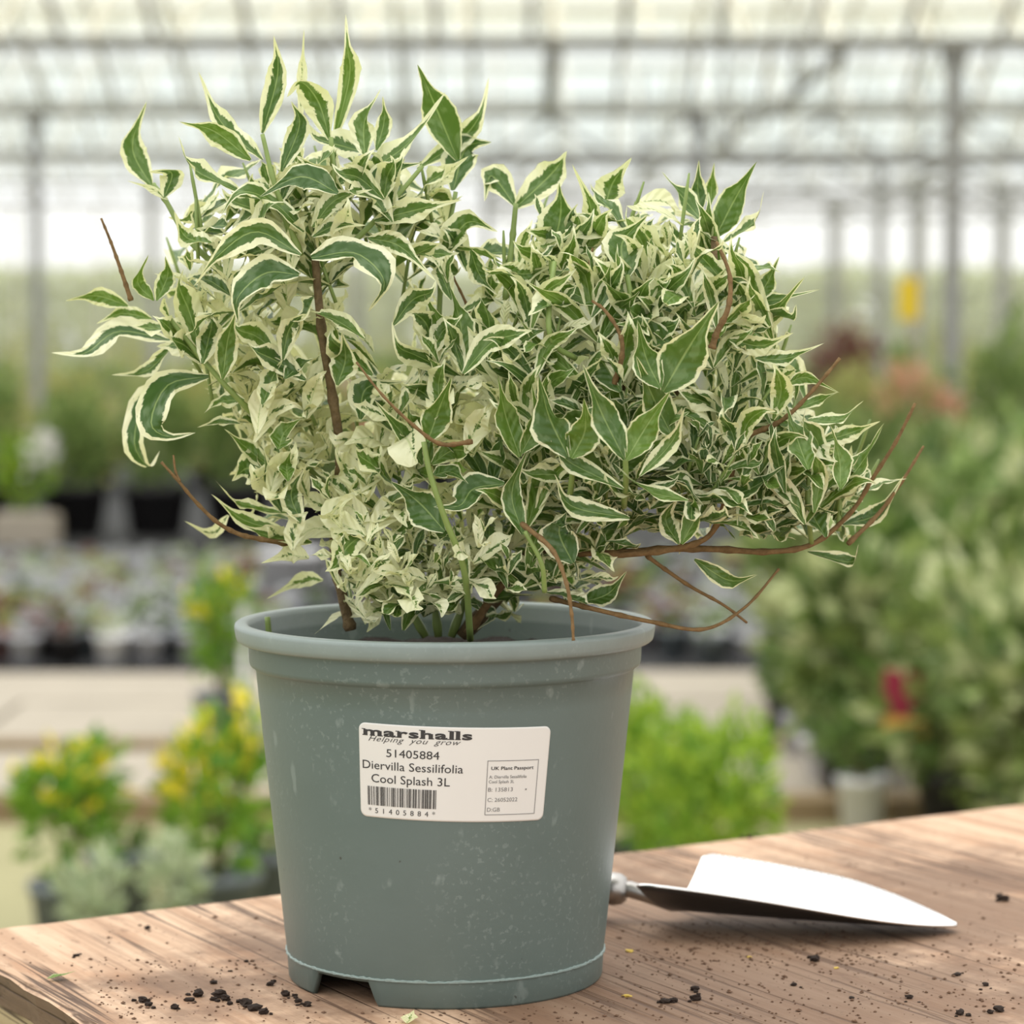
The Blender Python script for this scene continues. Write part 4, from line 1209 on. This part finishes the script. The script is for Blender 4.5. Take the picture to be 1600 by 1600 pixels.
for (x, y, ang, lab_, mg, w_) in ((95,1531,0.5,'small yellow-green leaf scrap near the left end of the bench',0.1,0.005), (641,1597,1.4,'pale leaf scrap on the bench in front of the pot',0.9,0.008)):
    p = onz(x, y, 0)
    dr = Vector((math.cos(ang), math.sin(ang), 0))
    V, F, UV = leaf_geo([Vector((0,0,0.0012))-dr*0.007, Vector((0,0,0.002)), Vector((0,0,0.0035))+dr*0.008], w_, Vector((0,0,1)), 0.3, 0.1, R.random())
    o = MB().add(V, F, UV, (0.3, mg, 1.0, 1.0)).build('leaf_scrap', M['leaf']); o.location = (p.x, p.y, 0)
    tag(o, lab_, 'leaf scrap')

# ------------------------------------------------------------------ BACKGROUND PLANTS
def leaf_cloud(mb, n, c, rx, ry, rz, size, seed, up=0.3, shell=0.45, c3=0.0, zsplit=None, boxy=False):
    """n bent two-quad leaves in an ellipsoid; attribute r = colour mix, g = accent"""
    rr = random.Random(seed)
    for k in range(n):
        while True:
            d = Vector((rr.uniform(-1,1), rr.uniform(-1,1), rr.uniform(-1,1)))
            if boxy or shell < d.length < 1: break
        bump = 1 if boxy else 1 + 0.16*math.sin(d.x*5+seed)+0.14*math.sin(d.z*6+d.y*4+seed*2)
        p = Vector((c[0]+d.x*rx*bump, c[1]+d.y*ry*bump, c[2]+d.z*rz*bump))
        t = (d.normalized() + Vector((rr.uniform(-.8,.8), rr.uniform(-.8,.8), rr.uniform(-.4,.9)+up))).normalized()
        s = t.cross(Vector((rr.uniform(-1,1), rr.uniform(-1,1), rr.uniform(-1,1)))).normalized()
        nn = s.cross(t)
        L_ = size*rr.uniform(0.6, 1.25); w = L_*rr.uniform(0.22, 0.34)
        m_ = p + t*L_*0.5 + nn*L_*0.06; e = p + t*L_ - nn*L_*0.10
        acc = 1.0 if (c3 and rr.random() < c3 and (zsplit is None or d.z > zsplit)) else 0.0
        mb.add([p, m_ - s*w, m_ + nn*L_*0.03, m_ + s*w, e], [(0,2,1),(0,3,2),(1,2,4),(2,3,4)], None, (rr.random(), acc, 0, 1))
FM = {
 'lime':   foliage_mat('lime_foliage', (0.10, 0.24, 0.02), (0.40, 0.53, 0.05)),
 'yellow': foliage_mat('yellow_tipped_foliage', (0.08, 0.22, 0.02), (0.26, 0.42, 0.04), 0.5, (0.80, 0.66, 0.04)),
 'green':  foliage_mat('mid_green_foliage', (0.06, 0.115, 0.025), (0.25, 0.32, 0.09), 0.45, (0.46, 0.50, 0.24)),
 'dark':   foliage_mat('deep_green_foliage', (0.05, 0.10, 0.02), (0.17, 0.26, 0.06), 0.45, (0.30, 0.42, 0.10)),
 'hedge':  foliage_mat('hedge_foliage', (0.12, 0.20, 0.05), (0.32, 0.42, 0.13)),
 'sage':   foliage_mat('sage_foliage', (0.30, 0.38, 0.20), (0.55, 0.60, 0.40)),
 'olive':  foliage_mat('olive_foliage', (0.30, 0.32, 0.10), (0.50, 0.50, 0.18)),
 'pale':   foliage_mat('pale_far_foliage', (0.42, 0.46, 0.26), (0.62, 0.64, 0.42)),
 'red':    foliage_mat('burgundy_foliage', (0.15, 0.06, 0.045), (0.27, 0.12, 0.09)),
 'pink':   foliage_mat('salmon_foliage', (0.30, 0.30, 0.10), (0.50, 0.44, 0.20), 0.5, (0.74, 0.40, 0.29)),
 'silver': foliage_mat('silver_foliage', (0.34, 0.36, 0.34), (0.60, 0.60, 0.62)),
 'white':  foliage_mat('white_flowers', (0.80, 0.78, 0.74), (0.92, 0.90, 0.88)),
}
M['pot_black'] = simple('black_pot_plastic', (0.022, 0.020, 0.021), 0.5, 0.3, 30)
M['pot_grey'] = simple('slate_pot_plastic', (0.13, 0.15, 0.16), 0.5, 0.2, 30)
M['pot_pale'] = simple('pale_grey_pot_plastic', (0.42, 0.42, 0.45), 0.5, 0.15, 30)
M['pot_white'] = simple('white_pot_plastic', (0.72, 0.71, 0.72), 0.5, 0.1, 30)
M['pot_clay'] = simple('brick_red_pot_plastic', (0.26, 0.08, 0.06), 0.6, 0.2, 30)
M['tag_yellow'] = simple('yellow_card', (0.78, 0.55, 0.02), 0.6, 0.1, 10)
M['tag_orange'] = simple('orange_card', (0.72, 0.40, 0.08), 0.6, 0.15, 14)
M['tag_red'] = simple('crimson_card', (0.30, 0.02, 0.05), 0.6, 0.3, 14)
M['tag_white'] = simple('white_tag', (0.78, 0.78, 0.76), 0.5, 0.05, 10)

def pot_mesh(r, h, seg=14):
    return MB().lathe([(r*0.72, 0), (r*0.93, h*0.86), (r*1.0, h*0.86), (r*1.02, h), (r*0.92, h), (r*0.90, h*0.9), (0.001, h*0.9)], seg, cap0=True).mesh('pot')
def copy_tree(o, parent=None):
    c = o.copy(); COL.objects.link(c); c.parent = parent
    for ch in o.children: copy_tree(ch, c)
    return c
def potted(name, label, cat, loc_, pr, ph, potm, fol, crown, n, lsize, group=None, stemh=None, accent=0.0, zsplit=None, flowers=None, clumps=3, up=0.3):
    """potted plant: pot, stems, one crown of leaves made of several clumps"""
    e = empty(name, loc_); tag(e, label, cat, group)
    link('pot', pot_mesh(pr, ph), M[potm], e)
    cw, chh = crown
    sh = ph + (stemh if stemh is not None else chh*0.25)
    rr = random.Random(int(abs(loc_[0])*1000+abs(loc_[1])*77))
    mb = MB(); cz = sh + chh*0.45
    leaf_cloud(mb, int(n*0.6), (0,0,cz), cw*0.42, cw*0.40, chh*0.46, lsize, rr.randint(1,9999), up, 0.3, accent, zsplit)
    tips = []
    for k in range(clumps):
        a = rr.uniform(0, 6.28); q = (cw*0.34*math.cos(a), cw*0.30*math.sin(a), cz + chh*rr.uniform(-0.22, 0.36))
        tips.append(q)
        leaf_cloud(mb, int(n*0.4/clumps), q, cw*0.22, cw*0.22, chh*0.24, lsize, rr.randint(1,9999), up, 0.2, accent, None if zsplit is None else zsplit)
    o = mb.build('foliage', FM[fol], e, False); o['kind'] = 'stuff'
    for k in range(min(3, clumps)):
        MB().tube([(0.01*k-0.01, 0, ph*0.85), (tips[k][0]*0.3, tips[k][1]*0.3, (ph+cz)/2), tips[k]], [0.006, 0.005, 0.003], 6).build('stem', M['bark'], e)
    if flowers:
        fm, cnt_, fs = flowers
        for k in range(cnt_):
            a = rr.uniform(0, 6.28); q = (cw*0.36*math.cos(a), -cw*0.3*abs(math.sin(a)), cz + chh*rr.uniform(0.1, 0.5))
            f = MB(); leaf_cloud(f, 26, q, fs*0.6, fs*0.6, fs*0.5, fs*0.7, rr.randint(1,9999), 0.2, 0.1)
            f.build('flower', FM[fm], e, False)
    return e
def gp(px, D): return ((px-800)/FPX*D, D2Y(D), GROUND)

# near left: yellow-tipped plants in slate pots
potted('potted_spurge', 'yellow-tipped leafy plant in slate pot, nearest the left edge of the photo', 'plant', gp(98, 5.2), 0.075, 0.13, 'pot_grey', 'yellow', (0.19, 0.21), 330, 0.05, None, 0.04, 0.34, 0.0)
potted('potted_spurge', 'tall yellow-tipped plant in slate pot close behind the left side of the grey-green pot', 'plant', gp(335, 5.25), 0.085, 0.14, 'pot_grey', 'yellow', (0.22, 0.32), 430, 0.05, None, 0.0, 0.34, 0.0, None, 4)
e = potted('potted_spurge', 'slim yellow-green plant with white marker in slate pot on the path slabs', 'plant', gp(345, 7.95), 0.085, 0.13, 'pot_grey', 'yellow', (0.17, 0.34), 320, 0.05, None, 0.02, 0.15, 0.0, None, 4)
MB().box(0.055, 0.078, -0.06, -0.057, 0.11, 0.40).build('marker', M['tag_white'], e, False)
potted('potted_seedling', 'empty-looking slate pot with low leaves beside the leftmost yellow-tipped plant', 'plant', gp(185, 5.5), 0.075, 0.13, 'pot_grey', 'dark', (0.10, 0.05), 60, 0.03, None, 0.0)
potted('potted_seedling', 'slate pot with low leaves right of the tall yellow-tipped plant', 'plant', gp(415, 5.5), 0.075, 0.13, 'pot_grey', 'dark', (0.10, 0.05), 60, 0.03, None, 0.0)
potted('potted_sage', 'pale sage plant peeping over the bench edge, left one of two', 'plant', gp(140, 4.85), 0.05, 0.09, 'pot_black', 'sage', (0.11, 0.15), 200, 0.035, None, 0.0)
potted('potted_sage', 'pale sage plant peeping over the bench edge, right one of two', 'plant', gp(268, 4.9), 0.05, 0.09, 'pot_black', 'sage', (0.105, 0.17), 200, 0.035, None, 0.0)
# lime shrub right of the pot
potted('lime_shrub', 'bright lime-green rounded shrub just behind the bench right of the pot', 'shrub', gp(1105, 5.15), 0.10, 0.13, 'pot_black', 'lime', (0.28, 0.33), 1100, 0.036, None, -0.01, 0, None, None, 6)
potted('lime_shrub', 'bright lime-green shrub half hidden behind the right side of the grey-green pot', 'shrub', gp(1010, 5.6), 0.09, 0.13, 'pot_black', 'lime', (0.24, 0.36), 800, 0.036, None, -0.01, 0, None, None, 5)
# right-hand mass of shrubs
k = 0
MASS = [(1345,7.0,.50,.50,'green'),(1500,6.4,.50,.46,'green'),(1640,6.0,.48,.52,'green'),(1440,7.4,.55,.56,'dark'),(1590,7.2,.55,.62,'green'),(1280,8.2,.50,.50,'green'),
        (1400,8.6,.60,.62,'green'),(1540,8.8,.60,.68,'hedge'),(1680,8.6,.55,.66,'green'),(1330,9.8,.55,.58,'hedge'),(1480,10.2,.60,.72,'green'),(1620,10.4,.6,.74,'hedge')]
MLAB = ['low leafy green shrub at the near left corner of the right-hand shrub bed','dense green shrub behind the crimson and orange plant tag','leafy green shrub cut by the right edge, nearest the bench','deep green shrub in the middle of the right-hand shrub bed',
        'tall mid-green shrub near the right edge of the photo','small green shrub at the left edge of the right-hand bed','bushy green shrub in the second row of the right-hand bed','tall pale green shrub in the second row near the right edge',
        'green shrub of the second row cut by the right edge','pale green shrub at the back left of the right-hand bed','tall green shrub at the back of the right-hand bed below the steel post','pale green tall shrub at the back right of the right-hand bed']
for (px, D, cw, chh, fo), lb_ in zip(MASS, MLAB):
    potted('leafy_shrub', lb_, 'shrub', gp(px, D), 0.10, 0.15, 'pot_black', fo, (cw*0.76, chh), 480, 0.10, 'leafy shrubs in the right-hand bed', -0.03, 0.33, None, None, 7)
# row of pots at the edge of that bed
for i, (px, D, mt) in enumerate(((1232,7.9,'pot_black'),(1258,7.5,'pot_pale'),(1290,7.1,'pot_white'),(1322,6.75,'pot_black'),(1352,6.45,'pot_white'))):
    potted('bed_edge_pot', ['black pot furthest back along the left edge of the right-hand bed','pale grey pot second from the back along the edge of the right-hand bed','white pot in the middle of the row edging the right-hand bed','black pot second from the front along the edge of the right-hand bed','white pot nearest the bench along the edge of the right-hand bed'][i],
           'plant', gp(px, D), 0.062, 0.13, mt, 'dark', (0.17, 0.14), 160, 0.04, 'pots edging the right-hand bed', 0.0)
# picture tag hanging among the shrubs
D = 6.32; c = at(1412, 1095, D2Y(D))
e = empty('plant_tag', (c.x, c.y, GROUND)); tag(e, 'crimson and orange plant tag on a stake among the right-hand shrubs', 'plant tag')
z0 = c.z-GROUND
MB().box(-0.045, 0.04, -0.002, 0.002, z0-0.035, z0+0.07).build('picture_panel', M['tag_red'], e, False)
MB().box(-0.045, 0.05, -0.002, 0.002, z0-0.095, z0-0.036).build('text_panel', M['tag_orange'], e, False)
MB().box(-0.003, 0.003, 0.002, 0.005, 0.0, z0).build('stake', M['pot_black'], e, False)

# bed of small pots: four kinds, copied
kinds_ = [('small pale grey pot with a silvery seedling in the far left pot bed', 'pot_pale', 'silver'), ('small black pot with burgundy leaves in the far left pot bed', 'pot_black', 'red'),
          ('small white pot with a sage seedling in the far left pot bed', 'pot_white', 'sage'), ('small brick-red pot with olive leaves in the far left pot bed', 'pot_clay', 'olive'),
          ('small slate pot with deep green leaves in the far left pot bed', 'pot_grey', 'dark')]
protos = []
for i, (lb_, pm_, fo) in enumerate(kinds_):
    protos.append(potted('seedling_pot', lb_, 'plant', (0, 8.1, GROUND+0.018), 0.058, 0.105, pm_, fo, (0.075, 0.045), 30, 0.030, 'small pots set out in the bed', 0.0, 0, None, None, 2, 0.5))
used = [False]*5
D = 9.52; row = 0; total = 0
while D < 12.7:
    x = -0.22*D + (0.07 if row % 2 else 0)
    while x < 0.115*D:
        px = 800 + x/D*FPX
        vis = px < 440 or 985 < px < 1230 or (px < 986 and R.random() < 0.22)
        if abs(D-11.2) < 0.25 and abs(px-452) < 80: vis = False
        if vis and R.random() < 0.93:
            pr = R.random()
            i = 0 if pr < .42 else 1 if pr < .55 else 2 if pr < .74 else 3 if pr < .85 else 4
            if used[i]: o = copy_tree(protos[i])
            else: o = protos[i]; used[i] = True
            o.location = (x+R.uniform(-.012,.012), D2Y(D)+R.uniform(-.012,.012), GROUND+0.018)
            o.rotation_euler.z = R.uniform(0, 6.28)
            right = px > 900
            if right:
                o['label'] = o['label'].replace('far left pot bed', 'bed past the right pot rim')
                o['group'] = 'small pots set out right of the grey-green pot'
            total += 1
        x += 0.145
    D += 0.17 + 0.02*(D-9.5)
    row += 1
# white bucket behind the pot rim
c = at(452, 915, D2Y(11.2))
e = empty('white_bucket', (c.x, c.y, GROUND+0.018)); tag(e, 'white plastic bucket seen just above the left pot rim', 'bucket')
MB().lathe([(0.10,0),(0.125,0.24),(0.133,0.24),(0.133,0.255),(0.12,0.255),(0.10,0.02),(0.001,0.02)], 20, cap0=True).build('bucket_body', M['pot_white'], e)
MB().tube([(0.128*math.cos(a), 0.0, 0.24+0.10*math.sin(a)) for a in [math.pi*i/10 for i in range(11)]], [0.004]*11, 6).build('bail_handle', M['galv'], e)

# left hedge row in black pots
for i, (px, D, cw, chh, fo) in enumerate(((115,15.6,.40,.60,'hedge'),(243,15.6,.40,.64,'hedge'),(371,15.6,.40,.60,'hedge'),(499,15.6,.40,.60,'hedge'))):
    potted('hedge_shrub', ['clipped green hedge shrub at the left end of the black-potted row','clipped green hedge shrub, second from the left in the black-potted row',           'clipped green hedge shrub behind the hooked leaves on the left','clipped green hedge shrub glimpsed left of the brown main stem'][i], 'shrub',
           gp(px, D), 0.20, 0.30, 'pot_black', fo, (cw, chh), 900, 0.07, 'hedge shrubs in black pots', -0.06, 0, None, None, 6)
potted('flowering_plant', 'white-flowered plant with lime leaves at the far left edge', 'plant', gp(38, 15.2), 0.12, 0.18, 'pot_grey', 'lime', (0.30, 0.42), 400, 0.07, None, 0.0, 0, None, ('white', 4, 0.11))
potted('leafy_shrub', 'green shrub at the far left edge beyond the white-flowered plant', 'shrub', gp(-20, 16.2), 0.15, 0.25, 'pot_black', 'hedge', (0.42, 0.6), 700, 0.07)
o = MB().box(*[v for v in (gp(40,14.85)[0]-0.17, gp(40,14.85)[0]+0.17, D2Y(14.75), D2Y(14.95))], GROUND+0.018, GROUND+0.018+0.17).build('concrete_block', M['slab'], smooth=False)
bmx = bmesh.new(); bmx.from_mesh(o.data); bmesh.ops.bevel(bmx, geom=bmx.edges[:], offset=0.012, segments=2, affect='EDGES'); bmx.to_mesh(o.data); bmx.free()
tag(o, 'beige concrete block standing at the left edge behind the pot bed', 'block')

# far rows of bedding plants, left and middle
def row_of(D, xs, fo, cw, chh, label_, grp, n=420, ls=0.10):
    base_ = None
    for i, px in enumerate(xs):
        if base_ is None:
            base_ = potted('bedding_plant', label_, 'plant', gp(px, D), 0.14, 0.20, 'pot_black', fo, (cw, chh), n, ls, grp, -0.05, 0, None, None, 4); o = base_
        else:
            o = copy_tree(base_)
        g = gp(px, D); o.location = (g[0]+R.uniform(-.03,.03), g[1]+R.uniform(-.2,.2), GROUND); o.rotation_euler.z = R.uniform(0, 6.28)
        o.scale = (1, 1, R.uniform(0.85, 1.12))
row_of(20.0, range(-20, 700, 175), 'olive', .62, .50, 'olive bedding plant in the row just beyond the left hedge', 'bedding plants beyond the hedge')
row_of(25.0, range(-400, 1250, 170), 'olive', .75, .62, 'yellow-olive bedding plant in the second row beyond the hedge', 'second row of bedding plants')
row_of(31.0, range(-494, 2100, 158), 'hedge', .85, .85, 'muted green shrub in the long row before the far glass wall', 'shrubs before the far wall')
row_of(38.0, range(-519, 2100, 143), 'olive', .95, 1.05, 'pale olive shrub close to the far glass wall', 'shrubs at the far wall')
potted('flowering_plant', 'pink-flowered plant glimpsed left of the brown main stem', 'plant', gp(545, 18.5), 0.13, 0.2, 'pot_black', 'pink', (0.5, 0.55), 420, 0.08, None, 0.1, 0.7)
# far right plants
potted('flowering_plant', 'salmon-pink plant left of the steel post', 'plant', gp(1420, 15.6), 0.15, 0.24, 'pot_black', 'pink', (0.52, 0.62), 700, 0.08, None, 0.12, 0.5, 0.0)
potted('flowering_plant', 'smaller salmon-pink plant further left of the steel post', 'plant', gp(1335, 16.4), 0.15, 0.24, 'pot_black', 'olive', (0.55, 0.62), 600, 0.08, None, 0.12)
potted('flowering_plant', 'reddish-brown plant below the white glass on the right', 'plant', gp(1318, 20.5), 0.16, 0.25, 'pot_black', 'red', (0.50, 0.75), 500, 0.09, None, 0.28)
potted('leafy_shrub', 'green shrub right of the steel post', 'shrub', gp(1560, 16.0), 0.16, 0.25, 'pot_black', 'hedge', (0.55, 0.95), 800, 0.08, None, 0.05)
potted('leafy_shrub', 'green shrub low at the foot of the steel post', 'shrub', gp(1470, 14.1), 0.15, 0.22, 'pot_black', 'hedge', (0.55, 0.36), 600, 0.08)
potted('flowering_plant', 'white-flowered plant right of the steel post near the edge', 'plant', gp(1575, 12.2), 0.13, 0.2, 'pot_black', 'green', (0.40, 0.62), 450, 0.07, None, 0.0, 0, None, ('white', 2, 0.10))
potted('flowering_plant', 'white-flowered plant at the right foot of the steel post', 'plant', gp(1520, 12.6), 0.13, 0.2, 'pot_black', 'lime', (0.36, 0.48), 400, 0.07, None, 0.0, 0, None, ('white', 2, 0.09))
potted('leafy_shrub', 'green shrub between the salmon-pink plant and the crown of the main shrub', 'shrub', gp(1270, 14.0), 0.15, 0.22, 'pot_black', 'hedge', (0.6, 0.5), 700, 0.08)
potted('leafy_shrub', 'green shrub in front of the salmon-pink plant', 'shrub', gp(1390, 12.6), 0.15, 0.22, 'pot_black', 'green', (0.6, 0.48), 700, 0.08)
# yellow sticky trap on a cane
D = 15.0; c = at(1420, 467, D2Y(D))
e = empty('sticky_trap', (c.x, c.y, GROUND)); tag(e, 'yellow sticky insect trap on a cane left of the steel post', 'sticky trap')
z0 = c.z-GROUND
MB().box(-0.055, 0.055, -0.002, 0.002, z0-0.11, z0+0.11).build('trap_card', M['tag_yellow'], e, False)
MB().tube([(0.02,0.01,0.0),(0.02,0.01,z0*0.6),(0.02,0.01,z0+0.16)], [0.008,0.008,0.007], 8).build('cane', M['timber'], e)
# hedge outside, beyond the glass
for i in range(19):
    x = (-19.0 + i*4.3) if i < 10 else (-16.8 + (i-10)*4.3)
    e = empty('field_hedge_bush', (x, D2Y(51 if i < 10 else 54.5), GROUND+0.02))
    tag(e, 'hazy pale bush of the field hedge outside the far glass wall', 'bush', 'field hedge outside the greenhouse')
    mb = MB(); leaf_cloud(mb, 1500, (0,0,1.10), 1.72, 0.7, 0.98+R.uniform(-0.04, 0.04), 0.34, i+400, 0.1, 0.25, 0, None, True)
    o = mb.build('foliage', FM['pale'], e, False); o['kind'] = 'stuff'
    MB().tube([(0,0,0),(0.05,0,0.5),(0,0,1.0)], [0.09,0.07,0.05], 7).build('trunk', M['bark'], e)
